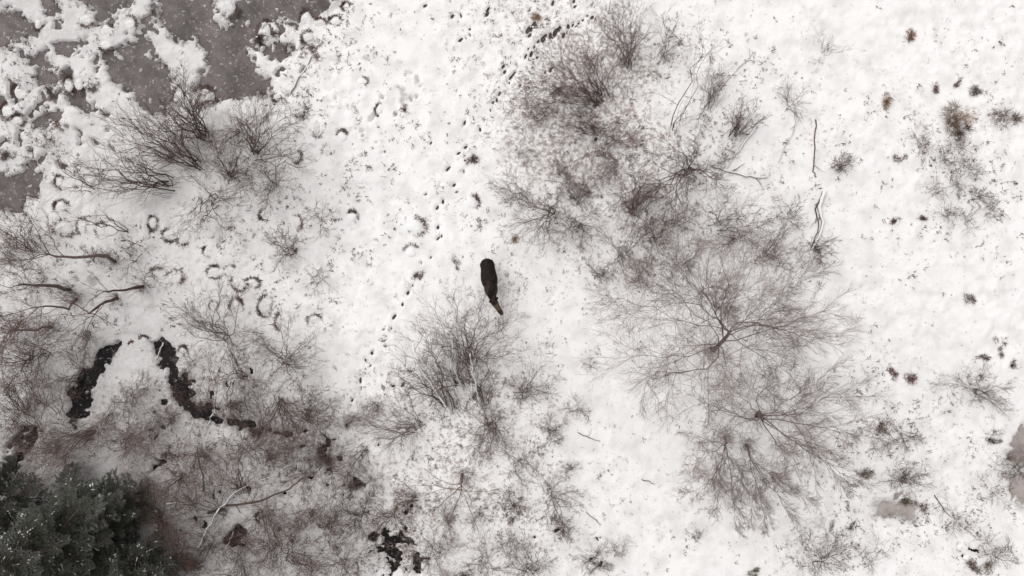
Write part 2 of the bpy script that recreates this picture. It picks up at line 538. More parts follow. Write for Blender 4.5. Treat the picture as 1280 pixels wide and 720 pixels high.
for (cx, cy), a, L in zip(PR, PR_A, PR_L):
    o = link('hoof_print', hm, ground)
    o.location = (cx, cy, gz(cx, cy) + 0.012)
    o.rotation_euler = (0, 0, a)
    o.scale = (L * _pr.uniform(.5, .95), L * _pr.uniform(.6, 1.05), 0.35)

# ------------------------------------------------------------------ woody plants
def bez(P0, P1, rg, n=9, arch=0.25, wob=0.05):
    L = np.linalg.norm(P1 - P0)
    side = rg.normal(0, 1, 3) * np.array([1, 1, 0.4])
    c1 = P0 + (P1 - P0) * 0.35 + np.array([0, 0, arch * L]) + side * L * 0.10
    c2 = P0 + (P1 - P0) * 0.72 + np.array([0, 0, arch * 0.5 * L]) - side * L * 0.05 + rg.normal(0, 1, 3) * L * 0.04
    t = np.linspace(0, 1, n)[:, None]
    p = (1 - t) ** 3 * P0 + 3 * (1 - t) ** 2 * t * c1 + 3 * (1 - t) * t * t * c2 + t ** 3 * P1
    w = rg.normal(0, 1, p.shape) * L * wob * 0.35
    w[0] = 0; w[-1] = 0
    return p + w


def sprout(polys, rad, rg, per, ang, lf, K, rf, up=0.25, t0=0.2, crook=0.18):
    """polys (N,K0,3) parents, rad (N,) -> child polylines (M,K,3), radii (M,)"""
    N, K0, _ = polys.shape
    Mx = N * per
    par = np.repeat(np.arange(N), per)
    t = t0 + (1 - t0) * np.tile((np.arange(per) + 0.5) / per, N) + rg.normal(0, 0.5 / per, Mx) * 0.6
    t = np.clip(t, t0 * 0.5, 0.995)
    f = t * (K0 - 1)
    i = np.clip(f.astype(int), 0, K0 - 2)
    fr = (f - i)[:, None]
    A = polys[par, i]; B = polys[par, i + 1]
    P = A * (1 - fr) + B * fr
    T = norm(B - A)
    Lp = np.linalg.norm(np.diff(polys, axis=1), axis=2).sum(1)[par]
    rnd = rg.normal(0, 1, (Mx, 3))
    perp = norm(rnd - (rnd * T).sum(1, keepdims=True) * T)
    an = np.radians(rg.uniform(ang[0], ang[1], Mx))[:, None]
    D = norm(T * np.cos(an) + perp * np.sin(an) + np.array([[0, 0, up]]))
    L = Lp * rg.uniform(lf[0], lf[1], Mx) * (1.15 - 0.65 * t)
    out = np.empty((Mx, K, 3))
    out[:, 0] = P
    for k in range(1, K):
        D = norm(D + rg.normal(0, crook, (Mx, 3)) + np.array([[0, 0, up * 0.25]]))
        out[:, k] = out[:, k - 1] + D * (L / (K - 1))[:, None]
    r = rad[par] * rf * (1.1 - 0.5 * t)
    return out, r


def segs_of(polys, rad, sides, tip=0.35, rmin=0.0028):
    N, K, _ = polys.shape
    A = polys[:, :-1].reshape(-1, 3); B = polys[:, 1:].reshape(-1, 3)
    tt = np.linspace(1, tip, K)
    ra = np.maximum((rad[:, None] * tt[None, :-1]).ravel(), rmin)
    rb = np.maximum((rad[:, None] * tt[None, 1:]).ravel(), rmin * 0.7)
    return prisms(A, B, ra, rb, sides)


def cones(polys, rad, rmin=0.0042):
    """finest twigs: one slender three-sided cone each"""
    A = polys[:, 0]; B = polys[:, -1]
    n = len(A)
    r = np.maximum(rad, rmin)
    t = norm(B - A)
    h = np.where(np.abs(t[:, 2:3]) > 0.9, np.array([[1.0, 0, 0]]), np.array([[0, 0, 1.0]]))
    u = norm(np.cross(t, h)); w = np.cross(t, u)
    V = np.empty((n, 4, 3))
    for k in range(3):
        a = 2 * math.pi * k / 3 + 0.5
        V[:, k] = A + (u * math.cos(a) + w * math.sin(a)) * r[:, None]
    V[:, 3] = B
    b = (np.arange(n) * 4)[:, None]
    F = np.concatenate([np.concatenate([b + k, b + (k + 1) % 3, b + 3], 1) for k in range(3)], 0)
    return V.reshape(-1, 3), F


TOTAL = [0]


def limb(parent, P0, P1, r0, rg, levels, bark, twig, name='stem', arch=0.25, wob=0.05, snow=False, up=0.25, zlo=None, tipr=0.25, t0=0.2, lscale=1.0):
    """one stem with its side branches, and its twigs as a sub-part. Points are relative to the parent's origin."""
    pts = bez(P0, P1, rg, 9, arch, wob)
    rr = r0 * np.linspace(1, tipr, len(pts))
    parts = [tube(pts, rr, 6)]
    polys, rad = pts[None], np.array([r0])
    fine = []
    for li, (per, ang, lf, K, rf) in enumerate(levels):
        polys, rad = sprout(polys, rad, rg, per, ang, (lf[0] * lscale, lf[1] * lscale) if li == 0 else lf, K, rf, up, t0 if li == 0 else 0.15)
        if zlo is not None:
            polys[..., 2] = np.maximum(polys[..., 2], zlo + 0.02)
        if li == 0 and len(levels) > 1:
            parts.append(segs_of(polys, rad, 4))
        elif polys.shape[1] > 2:
            v_, f_ = segs_of(polys, rad, 3, rmin=0.0040)
            fine.append((v_, np.concatenate([f_[:, [0, 1, 2]], f_[:, [0, 2, 3]]], 0)))
        else:
            fine.append(cones(polys, rad))
    V, F = cat_vf(parts)
    TOTAL[0] += len(F) * 2
    st = link(name, mesh_np(name, V, F, bark, smooth=False), parent)
    if fine:
        V, F = cat_vf(fine)
        TOTAL[0] += len(F)
        tw = link('twigs', mesh_np('twigs', V, F, twig), st)
        tag(tw, kind='stuff')
    if snow:
        n = len(pts)
        j = rg.normal(0, 1, n)
        sv, sf = tube(pts[1:] + np.array([[0, 0, 1]]) * (rr[1:, None] * 0.75 + 0.03), (rr[1:] * 0.9 + 0.034) * (1 + 0.25 * j[1:]).clip(.5, 1.5), 6)
        link('snow', mesh_np('snow', sv, sf, M_cap, smooth=True), st)
    return st


# level recipes: (children per parent, angle range, length factor, points, radius factor)
LV_TINY = [(8, (20, 60), (.35, .65), 3, .55), (7, (20, 60), (.35, .7), 2, .6)]
LV_SMALL = [(7, (16, 48), (.3, .58), 5, .5), (5, (15, 50), (.35, .65), 3, .55), (4, (15, 55), (.4, .75), 2, .65)]
LV_MED = [(8, (16, 48), (.3, .55), 5, .5), (5, (15, 50), (.35, .65), 3, .55), (5, (15, 55), (.4, .75), 2, .65)]
LV_TREE = [(13, (14, 44), (.32, .58), 5, .45), (9, (16, 46), (.38, .72), 3, .5), (8, (14, 48), (.6, 1.1), 2, .7)]
LV_BARE = [(6, (15, 50), (.25, .5), 4, .5), (4, (15, 50), (.3, .6), 3, .6), (3, (15, 50), (.3, .6), 2, .6)]
RECIPE = {'tiny': LV_TINY, 'small': LV_SMALL, 'med': LV_MED, 'tree': LV_TREE, 'bare': LV_BARE}
SEED = [100]


def fan(bx, by, n, r, az, spread, rg):
    """apparent tip pixels: n tips r px out, centred on azimuth az (degrees, 0 right, 90 up in the picture)"""
    out = []
    for k in range(n):
        a = math.radians(az + (k + 0.5 - n / 2) / n * spread + rg.normal(0, spread * 0.06))
        q = r * rg.uniform(0.6, 1.1)
        out.append((bx + q * math.cos(a), by - q * math.sin(a)))
    return out


def woody(name, cat, label, base, tips, h, recipe='small', r0=0.03, mats=None, group=None, snow=(), arch=0.25, spread_base=0.2, up=0.14, part='stem', wob=0.075, lscale=1.0):
    """a multi-stemmed shrub: base pixel on the ground, tips as the pixels where the stem ends are seen"""
    SEED[0] += 1
    rg = np.random.default_rng(SEED[0])
    bx, by = xy(*base)
    z0 = gz(bx, by)
    e = empty(name, (bx, by, z0))
    tag(e, label, cat, group)
    bark, twig = mats or (M_bark, M_twig)
    if isinstance(tips, tuple):
        tips = fan(base[0], base[1], *tips, rg)
    tips = list(tips)
    reach = max(math.hypot(t[0] - base[0], t[1] - base[1]) for t in tips)
    if recipe in ('small', 'med'):
        tips += [(t[0] + rg.normal(0, reach * .16), t[1] + rg.normal(0, reach * .16)) for t in list(tips)]
    # short shoots crowding the foot of the shrub
    if recipe != 'bare':
        m = int({'tiny': 20, 'small': 32, 'med': 50}[recipe])
        ch = np.array([at(t[0], t[1], 0)[:2] for t in tips])[rg.integers(0, len(tips), m)] - np.array([[bx, by]])
        ch = ch * rg.uniform(.15, .55, m)[:, None] + rg.normal(0, reach / S * .07, (m, 2))
        A = np.concatenate([rg.normal(0, .10 + reach / S * .07, (m, 2)), np.full((m, 1), -0.05)], 1)
        B = np.concatenate([A[:, :2] + ch, (h * rg.uniform(.15, .5, m))[:, None]], 1)
        Mid = (A + B) / 2 + np.concatenate([rg.normal(0, .04, (m, 2)), np.full((m, 1), .06 * h)], 1)
        sv, sf = segs_of(np.stack([A, Mid, B], 1), rg.uniform(.005, .011, m), 3, rmin=.004)
        tag(link('basal_shoots', mesh_np('basal_shoots', sv, sf, bark), e), kind='stuff')
        TOTAL[0] += len(sf) * 2
    for k, tp in enumerate(tips):
        hz = h * rg.uniform(0.6, 1.0) if len(tp) < 3 else tp[2]
        P1 = at(tp[0], tp[1], hz + z0) - np.array([bx, by, z0])
        P0 = np.array([rg.normal(0, spread_base), rg.normal(0, spread_base), 0.0])
        P0[2] = gz(bx + P0[0], by + P0[1]) - z0 - 0.08
        limb(e, P0, P1, r0 * rg.uniform(0.55, 1.1), rg, RECIPE[recipe], bark, twig, part, arch, wob, snow=(k in snow or snow == 'all'), up=up, zlo=0.0, lscale=lscale)
    return e


def tree(name, label, base, fork, fork_z, tips, h, r0, mats=(M_barkg, M_twigg), recipe='tree', group=None, lscale=1.0, arch=0.12):
    """single trunk from base to fork (pixels as seen), limbs from along the upper trunk to the tip pixels"""
    SEED[0] += 1
    rg = np.random.default_rng(SEED[0])
    bx, by = xy(*base)
    z0 = gz(bx, by)
    O = np.array([bx, by, z0])
    e = tag(empty(name, (bx, by, z0)), label, 'tree', group)
    F0 = at(fork[0], fork[1], fork_z) - O
    pts = bez(np.array([0, 0, -0.1]), F0, rg, 8, 0.03, 0.03)
    v, f = tube(pts, r0 * np.concatenate([[1.15], np.linspace(1.0, 0.35, 7)]) * rg.uniform(.8, 1.2, 8), 9)
    link('trunk', mesh_np('trunk', v, f, mats[0], smooth=True), e)
    # suckers round the foot of the trunk
    m = 70
    A = np.concatenate([rg.normal(0, .22, (m, 2)), np.full((m, 1), -0.06)], 1)
    B = A + np.concatenate([rg.normal(0, .38, (m, 2)), rg.uniform(.3, 1.3, (m, 1))], 1)
    sv, sf = segs_of(np.stack([A, (A + B) / 2 + rg.normal(0, .05, (m, 3)), B], 1), rg.uniform(.005, .011, m), 3, rmin=.004)
    tag(link('basal_shoots', mesh_np('basal_shoots', sv, sf, mats[0]), e), kind='stuff')
    for k, tp in enumerate(tips):
        hz = (h * rg.uniform(0.72, 1.0)) if len(tp) < 3 else tp[2]
        P1 = at(tp[0], tp[1], hz) - O
        P0 = pts[int(rg.integers(3, 8))] if k else pts[-1]
        limb(e, P0, P1, r0 * rg.uniform(0.16, 0.28), rg, RECIPE[recipe], mats[0], mats[1], 'limb', arch, 0.028, lscale=lscale, tipr=0.15)
    return e


GREY = (M_barkg, M_twigg)
RED = (M_bark, M_red)

# --- the tall bare trees right of centre
tree('bare_tree', 'tallest bare grey tree with a wide pale crown right of centre', (889, 436), (914, 414), 3.0,
     [(760, 372), (772, 448), (800, 335), (845, 312), (895, 306), (950, 316), (1005, 345), (1035, 385), (1040, 425), (985, 465), (805, 488), (835, 350), (940, 370), (880, 350), (975, 400), (845, 440), (905, 475)], 9.0, 0.12)
tree('bare_tree', 'bare grey tree with dark limbs reaching toward the lower right, below the tallest tree', (945, 520), (955, 523), 2.2,
     [(1062, 598), (1078, 540), (1068, 495), (1030, 470), (1020, 560), (985, 585), (960, 468), (905, 480), (875, 505), (1000, 510)], 7.0, 0.13)
tree('bare_tree', 'slim bare tree with limbs fanning straight down, lowest of the pale trees', (905, 545), (908, 562), 2.0,
     [(918, 655), (890, 640), (870, 620), (940, 640), (868, 585), (868, 545), (895, 600), (925, 600)], 6.0, 0.085, lscale=.8)
tree('bare_tree', 'slim bare tree with two long limbs slanting down right, between the two lower pale trees', (932, 556), (938, 574), 2.0,
     [(985, 640), (960, 655), (1010, 625), (945, 610), (975, 600)], 6.0, 0.08, lscale=.8)

# --- left edge: trunks leaning out of the picture
tree('bare_tree', 'dark thick-trunked tree at the left edge above the other leaning trunks', (145, 328), (62, 318), 6.0,
     [(5, 268, 9), (-20, 300, 9), (35, 275, 8), (60, 275, 7), (20, 335, 9), (-30, 340, 10)], 9, 0.10, (M_barkg, M_twig), 'med')
tree('bare_tree', 'dark tree at the left edge with a short straight trunk, second down', (88, 362), (20, 357), 5.5,
     [(-40, 340, 8), (-30, 375, 8), (0, 330, 7), (30, 340, 7)], 8, 0.09, (M_barkg, M_twig), 'med')
tree('bare_tree', 'dark crooked tree at the left edge, third down of the leaning trunks', (97, 373), (48, 384), 4.5,
     [(-20, 400, 7), (0, 425, 7), (20, 410, 6), (10, 370, 7), (50, 420, 6)], 7, 0.08, (M_barkg, M_twig), 'med')
tree('bare_tree', 'dark tree at the left edge, lowest of the leaning trunks', (62, 408), (10, 417), 5.0,
     [(-40, 430, 8), (-20, 400, 8), (0, 450, 7), (25, 440, 6)], 7, 0.08, (M_barkg, M_twig), 'med')
tree('bare_tree', 'small bare tree with a knobby base just above the left black pool', (145, 373), (112, 392), 3.0,
     [(60, 395, 5), (80, 425, 5), (105, 430, 4), (75, 370, 5), (145, 405, 3)], 5, 0.10, (M_bark, M_twig), 'small')
tree('bare_tree', 'small bare tree whose trunk lies leftward beside open snow, left of the ring tussocks', (180, 358), (130, 364), 3.0,
     [(95, 350, 5), (105, 385, 4), (115, 340, 4)], 5, 0.09, (M_bark, M_twig), 'bare')
# --- small tree bottom centre
tree('bare_tree', 'small dark forked tree with crooked limbs near the bottom centre', (578, 592), (577, 612), 1.4,
     [(512, 607, 3.0), (538, 640, 3.2), (553, 672, 3.2), (606, 682, 3.4), (622, 612, 2.6), (540, 598, 2.6), (600, 570, 2.6)], 3.2, 0.085, (M_barkg, M_twig), 'bare', lscale=1.1)

# --- shrubs: (label, base, tips or fan, height, recipe, r0, mats, kwargs)
SH = [
    # upper centre group
    ('upright twiggy shrub at the top, tips reaching the picture edge', (782, 82), [(765, 18), (785, 4), (801, 14), (812, 40), (768, 42), (750, 28), (778, 30)], 3.0, 'med', .022, GREY, {}),
    ('dense shrub leaning up left just below the uppermost shrub', (752, 122), [(700, 62), (682, 76), (720, 42), (735, 56), (690, 96), (708, 84), (742, 70)], 2.8, 'med', .024, None, {}),
    ('wispy shrub between the trampled snow and the dense upper shrub', (742, 128), [(668, 102), (655, 120), (690, 110), (715, 120), (676, 132)], 2.0, 'med', .018, None, {}),
    ('small tangled shrub left of the upper group beside the hoof print trail', (676, 146), [(640, 138), (645, 160), (690, 128), (660, 132)], 1.4, 'small', .015, None, {}),
    ('broad low shrub in the middle of the upper group', (748, 166), [(690, 140), (696, 172), (772, 148), (792, 182), (735, 140), (720, 160)], 1.6, 'med', .016, None, {}),
    ('two thin bare wands standing alone on open snow right of the uppermost shrub', (784, 120), [(771, 92), (776, 102)], 1.0, 'bare', .012, None, {}),
    ('pair of thin saplings right of the uppermost shrub', (825, 78), [(838, 46), (830, 30), (849, 52)], 1.2, 'small', .014, None, {}),
    ('long curved sapling with sparse branches, upper right of centre', (842, 166), [(878, 56, 3.0), (888, 62, 2.8), (862, 130, 2.0), (850, 145, 1.5)], 3.0, 'bare', .03, None, {}),
    ('brushy clump along a fallen stem, right of the long curved sapling', (884, 134), [(906, 92), (888, 84), (880, 100), (872, 150), (900, 110)], 1.2, 'small', .016, None, {}),
    ('dense dark clump of shoots beside a snowy fallen branch', (918, 168), [(930, 128), (945, 138), (920, 138), (910, 150), (944, 150), (928, 150)], 1.6, 'med', .018, None, {}),
    ('many-stemmed shrub with long arching stems reaching left', (858, 212), [(810, 292, 2.2), (788, 252, 2.6), (772, 262, 2.8), (872, 178, 1.8), (844, 192, 1.6), (894, 214, 1.8), (906, 238, 1.8), (862, 262, 1.6), (800, 205, 2.2)], 2.4, 'med', .026, None, dict(arch=.35)),
    ('dark dense shrub nearest above the moose on its right', (690, 268), [(642, 288), (648, 302), (622, 242), (722, 276), (684, 308), (702, 246), (668, 256)], 2.0, 'med', .022, None, {}),
    ('thin spreading sapling at the left rim of the shrub thicket', (662, 248), [(638, 224), (618, 232), (632, 250)], 1.2, 'small', .014, None, {}),
    ('wispy shrub with straight stems crossing the thicket middle', (724, 252), [(680, 198), (692, 222), (710, 198), (745, 228)], 1.6, 'small', .015, None, {}),
    ('shrub with upright shoots in the centre of the thicket', (756, 186), [(740, 150), (772, 158), (762, 205), (722, 200), (790, 172)], 1.6, 'med', .016, None, {}),
    ('low matted shrub above the open snow patch of the thicket', (720, 282), [(700, 300), (742, 262), (748, 288), (728, 312), (702, 268)], 1.3, 'med', .016, None, {}),
    ('brown leafy low shrub at the lower edge of the thicket', (745, 342), [(735, 330), (758, 338), (750, 352), (765, 345)], 0.7, 'small', .014, RED, {}),
    ('tangled shrub on the lower edge of the thicket, right of the brown leafy one', (776, 318), [(752, 296), (798, 292), (802, 330), (760, 342), (790, 348)], 1.6, 'med', .017, None, {}),
    ('shrub with a long curved bough in the right half of the thicket', (818, 298), [(868, 258, 2.0), (806, 262), (840, 302), (796, 280), (826, 330)], 1.6, 'med', .018, None, {}),
    ('sparse shrub with branches reaching right over open snow', (897, 283), [(962, 276), (930, 292), (902, 254), (912, 240), (880, 262), (940, 262)], 1.8, 'small', .018, None, {}),
    ('shrub at the right rim of the thicket above the tallest tree', (962, 322), [(986, 272), (1002, 312), (940, 300), (930, 330), (975, 290), (990, 340)], 1.8, 'med', .018, None, {}),
    ('dark shrub at the foot of the snowy fallen trunk on the right', (1018, 312), [(1046, 300), (1032, 332), (1000, 332), (1040, 316), (1005, 300)], 1.2, 'med', .016, None, {}),
    ('dark tufted shrub at the bend of the thin lying stick', (1046, 214), [(1058, 194), (1050, 196), (1066, 204), (1040, 204)], 1.0, 'small', .016, None, {}),
    ('low shrub left of the snowy fallen trunk', (985, 268), [(1000, 250), (970, 252), (996, 284), (962, 276)], 1.0, 'small', .014, None, {}),
    # right side
    ('brown upright shrub on open snow at upper right with a curved stick below it', (988, 132), [(978, 104), (985, 98), (1004, 128), (975, 118), (1006, 112), (1002, 145)], 1.0, 'tiny', .014, RED, {}),
    ('thin spindly weed below the right part of the top edge', (1030, 68), [(1062, 62), (1020, 38), (1040, 50), (1018, 80)], 0.8, 'tiny', .010, None, {}),
    ('fan-shaped shrub on the right with shoots spreading right', (1218, 487), [(1180, 480), (1238, 468), (1256, 500), (1262, 478), (1226, 508), (1250, 512), (1196, 472), (1242, 490)], 1.2, 'small', .015, None, {}),
    ('dark clump of shrub below the two rusty tufts, right side', (1122, 548), [(1096, 538), (1112, 532), (1140, 540), (1132, 562), (1104, 562), (1150, 550)], 0.9, 'small', .015, RED, {}),
    ('dark shrub cluster above the small ice puddle', (1128, 600), [(1108, 588), (1120, 578), (1140, 585), (1158, 592), (1166, 606), (1110, 608)], 1.0, 'small', .016, None, {}),
    ('sparse shrub with a curved stem right of the ice puddle', (1196, 648), [(1165, 616), (1180, 622), (1214, 652), (1210, 662), (1190, 668)], 1.0, 'tiny', .014, None, {}),
    ('rounded shrub with fan of stems near the bottom edge, right', (1022, 698), [(1030, 662), (1060, 686), (1000, 708), (1008, 670), (1046, 672), (1018, 722), (1052, 708)], 1.2, 'small', .016, RED, {}),
    ('low dark shrub beside the rounded shrub at the bottom right', (1078, 700), [(1100, 674), (1110, 690), (1066, 680), (1092, 712)], 1.0, 'tiny', .014, None, {}),
    ('brown shrub at the bottom right corner', (1246, 692), [(1230, 672), (1262, 676), (1270, 700), (1236, 712), (1224, 690)], 1.0, 'small', .016, RED, {}),
    ('small shrub on the bank of the right edge pool', (1270, 588), [(1252, 580), (1262, 574), (1282, 572), (1284, 600), (1250, 592)], 0.8, 'small', .014, None, {}),
    ('thin shrub between the right edge pool and the ice puddle', (1240, 612), [(1222, 596), (1250, 600), (1266, 640), (1225, 622)], 0.9, 'tiny', .013, None, {}),
    ('small dark weed left of the shrub cluster above the ice puddle', (1076, 594), [(1084, 584), (1092, 596), (1070, 588)], 0.5, 'tiny', .012, RED, {}),
    # below the moose
    ('dense reddish shrub right below the moose head', (588, 452), [(600, 378), (622, 384), (565, 384), (545, 398), (632, 410), (578, 392), (612, 402), (640, 440), (556, 420)], 2.4, 'med', .02, RED, {}),
    ('shrub with a long snow-coated leaning stem left of the reddish shrub', (562, 512), [(516, 428, 2.0), (508, 450, 1.6), (535, 424, 1.8), (528, 470, 1.2)], 2.0, 'med', .034, None, dict(snow=(0,), arch=.12)),
    ('shrub with an upright snow-coated stem in the middle of the thicket below the moose', (600, 503), [(590, 438, 1.6), (612, 446, 1.6), (578, 452, 1.5), (622, 470, 1.2)], 1.8, 'med', .030, None, dict(snow=(0,), arch=.12)),
    ('shrub with several thin snowy stems at the left of the thicket below the moose', (576, 480), [(562, 420, 1.6), (548, 446, 1.4), (535, 470, 1.2), (570, 436, 1.5)], 1.6, 'small', .024, None, dict(snow=(0, 1), arch=.12)),
    ('densest dark bushy shrub below the thicket under the moose', (612, 532), [(588, 510), (604, 500), (628, 512), (642, 536), (636, 562), (612, 574), (590, 566), (582, 542), (622, 550), (604, 556)], 1.2, 'med', .018, None, {}),
    ('low bush trailing below the densest dark bushy shrub', (648, 578), [(628, 562), (664, 564), (670, 588), (652, 602), (634, 592)], 1.0, 'small', .015, None, {}),
    ('open dark shrub right of the thicket below the moose', (652, 494), [(692, 472), (676, 458), (642, 504), (686, 490), (660, 464), (640, 478)], 1.2, 'small', .017, None, {}),
    ('small star-shaped shrub on open snow left of the pale trees', (722, 512), (7, 17, 90, 330), 0.8, 'tiny', .013, None, {}),
    ('small low shrub below and left of the star-shaped shrub', (692, 540), (7, 20, 90, 340), 0.8, 'small', .013, None, {}),
    ('tiny forked weed above the star-shaped shrub', (738, 456), (5, 10, 100, 300), 0.5, 'tiny', .011, None, {}),
    ('pale spreading shrub with two thick limbs left of the densest dark bush', (520, 534), [(470, 502), (458, 532), (482, 562), (440, 530), (500, 492), (490, 545), (470, 548)], 2.0, 'small', .022, GREY, {}),
    ('twiggy shrub low at centre, left of the small forked tree', (492, 645), (8, 34, 100, 340), 1.2, 'small', .015, None, {}),
    ('shrub low at centre, right of the small forked tree', (640, 632), (6, 24, 260, 300), 1.0, 'small', .015, None, {}),
    ('tall shrub with drooping shoots below the trailing bush, bottom centre', (690, 622), [(668, 590), (700, 598), (722, 632), (708, 660), (676, 650), (712, 612)], 1.3, 'small', .017, None, {}),
    ('dark short shrub on white snow, bottom centre right of the drooping one', (702, 662), (6, 18, 20, 300), 0.8, 'small', .014, None, {}),
    ('grassy shrub at the bottom edge, centre', (662, 708), (8, 32, 90, 300), 1.0, 'small', .015, None, {}),
    ('small shrub at the bottom edge right of the grassy one', (746, 700), (7, 24, 90, 320), 0.9, 'small', .014, None, {}),
    ('thin upright weed at the bottom edge beside a wet patch', (776, 694), (4, 22, 90, 120), 0.7, 'tiny', .012, None, {}),
    ('tiny twiggy weed alone on snow near the bottom, below the pale trees', (866, 671), (5, 12, 40, 200), 0.4, 'tiny', .011, None, {}),
    # upper left thicket
    ('shrub with long limbs reaching left over snow, lowest left of the pondside thicket', (212, 228), [(128, 200), (152, 214), (148, 236), (98, 202), (175, 205), (110, 232)], 3.0, 'small', .035, None, {}),
    ('dense many-stemmed shrub in the left middle of the pondside thicket', (250, 208), [(158, 156), (190, 140), (214, 150), (165, 176), (180, 165), (228, 160), (140, 150)], 3.2, 'med', .032, None, {}),
    ('tall dark shrub reaching up onto the frozen pond', (258, 172), [(218, 98), (200, 130), (238, 128), (210, 148), (226, 118), (250, 125)], 3.2, 'med', .032, None, {}),
    ('broad fan-shaped shrub at the right of the pondside thicket', (322, 192), [(300, 132), (320, 116), (342, 130), (352, 150), (362, 172), (372, 196), (288, 150), (308, 150), (334, 150)], 3.0, 'med', .026, None, {}),
    ('low dark shrub at the lower edge of the pondside thicket', (264, 252), [(222, 294), (282, 292), (296, 230), (238, 214), (304, 258), (250, 280)], 1.8, 'small', .024, None, {}),
    ('shrub with fine shoots in the middle of the pondside thicket', (288, 222), [(268, 180), (300, 178), (322, 210), (262, 200), (310, 235), (335, 225), (280, 195)], 2.2, 'med', .02, None, {}),
    ('short shrub low at the right of the pondside thicket', (342, 232), [(352, 210), (366, 236), (338, 262), (326, 250), (330, 214)], 1.6, 'small', .018, None, {}),
    ('forked sapling alone left of the pondside thicket', (117, 237), [(66, 200, 2.2), (84, 212, 1.8), (128, 200, 1.2), (90, 238, 1.2)], 2.2, 'bare', .025, None, {}),
    ('small shrub low on the snow beside the pond at the left', (62, 180), (5, 20, 60, 300), 0.9, 'tiny', .014, None, {}),
    ('sapling leaning left beside ring tussocks below the pondside thicket', (162, 290), [(96, 273, 1.8), (118, 262, 1.5), (135, 272, 1.0)], 1.8, 'bare', .03, None, {}),
    ('small dark bush below the sapling that leans left', (168, 314), [(160, 300), (178, 302), (172, 330), (150, 305), (155, 345)], 1.0, 'tiny', .02, None, {}),
    ('short knotty bush above the thick-trunked tree at the left edge', (122, 326), [(104, 312), (125, 312), (112, 330), (135, 318)], 0.8, 'tiny', .03, None, {}),
    ('low branchy bush on open snow above the right black pool', (194, 342), [(170, 336), (224, 322), (200, 356), (180, 352)], 0.9, 'tiny', .022, None, {}),
    ('wide twiggy sapling at the left edge below the small frozen pool', (42, 318), [(28, 275), (45, 270), (10, 290), (60, 290), (5, 275)], 2.2, 'small', .024, None, {}),
    # between
    ('star-shaped small shrub right of the pondside thicket', (400, 272), (8, 24, 90, 340), 0.9, 'tiny', .014, None, {}),
    ('rounded twiggy shrub right of the ring tussocks', (366, 310), [(336, 292), (340, 318), (348, 334), (352, 288), (375, 296), (372, 322), (338, 304)], 1.2, 'small', .016, None, {}),
    ('small dark shrub below the rounded twiggy one', (396, 352), (7, 20, 100, 330), 0.8, 'tiny', .015, None, {}),
    ('shrub with long straight stems right of the right black pool', (282, 418), [(215, 376), (240, 378), (228, 416), (276, 364), (292, 372), (302, 442), (250, 400), (236, 396)], 2.0, 'small', .022, None, {}),
    ('loose curly shrub left of the lower hoof print trail', (360, 452), [(350, 398), (392, 420), (344, 440), (398, 462), (328, 430), (386, 446), (340, 470), (372, 482)], 1.6, 'small', .02, None, {}),
    ('tall thin wands rising beside the black channel, left group', (272, 528), [(262, 440), (268, 462), (278, 448), (290, 470), (255, 470)], 3.2, 'bare', .02, None, {}),
    ('tall thin wands rising beside the black channel, right group', (328, 540), [(316, 450), (330, 466), (340, 452), (352, 480), (322, 480), (304, 470)], 3.2, 'bare', .02, None, {}),
    ('twiggy haze of a shrub above the black channel', (300, 470), (8, 46, 90, 340), 1.8, 'small', .018, None, {}),
    ('fine bushy shrub at the right end of the black channel', (385, 520), [(372, 486), (398, 490), (418, 500), (420, 524), (404, 540), (366, 540), (390, 496)], 1.6, 'med', .018, None, {}),
    ('pale bare shrub left of the lower hoof prints', (335, 575), [(360, 540), (345, 545), (330, 548), (365, 570), (372, 556)], 1.8, 'small', .02, GREY, {}),
    ('matted low shrub over the black patches low left of centre', (410, 585), (8, 34, 60, 340), 1.0, 'small', .016, None, {}),
    ('brush of fine shoots above the black patches at the bottom', (448, 645), (8, 34, 90, 330), 1.1, 'med', .015, None, {}),
    ('fan of bare stems reaching right, bottom left of centre', (362, 695), [(422, 660), (404, 690), (384, 640), (440, 668), (420, 705), (372, 650), (340, 660)], 2.2, 'small', .02, None, {}),
    ('twiggy grey shrub at the bottom left of centre', (345, 680), (9, 42, 150, 300), 1.6, 'med', .017, GREY, {}),
    ('young shrub with upright stem beside the fallen snowy log', (300, 612), [(296, 560), (312, 556), (322, 580), (285, 575), (330, 600)], 2.2, 'small', .02, None, {}),
    ('twiggy dark shrub between the black channel and the conifers', (228, 596), (9, 44, 120, 340), 1.6, 'med', .018, None, {}),
    ('fine grey shrub between the two black pools and the conifers', (160, 548), (10, 54, 90, 340), 1.6, 'med', .017, GREY, {}),
    ('brownish haze of twigs behind the conifers, right side', (202, 650), (9, 46, 40, 300), 1.5, 'med', .018, RED, {}),
    ('sapling forked over snow at the left below the leaning trunks', (75, 520), [(88, 440, 3.0), (70, 470, 2.4), (30, 462, 2.4), (100, 492, 2.0)], 3.0, 'bare', .022, None, {}),
    ('dark sapling on the left edge above the conifers', (34, 512), [(4, 440, 3), (20, 470, 2.4), (50, 478, 2.2), (10, 490, 2)], 3.0, 'small', .02, None, {}),
    ('tangled shrub at the left edge above the conifers', (45, 540), (9, 60, 110, 320), 2.0, 'med', .018, None, {}),
    ('tangled shrub at the left edge below the leaning trunks', (38, 450), (9, 60, 160, 320), 2.0, 'med', .018, None, {}),
    ('fine low shrub along the left rim of the left black pool', (100, 470), (7, 34, 170, 260), 1.2, 'small', .016, None, {}),
    ('fine low shrub below the snow between the two black pools', (165, 500), (8, 34, 90, 330), 1.0, 'small', .015, GREY, {}),
    ('dark low shrub over the lower end of the right black pool', (238, 510), (8, 32, 70, 330), 1.0, 'small', .016, None, {}),
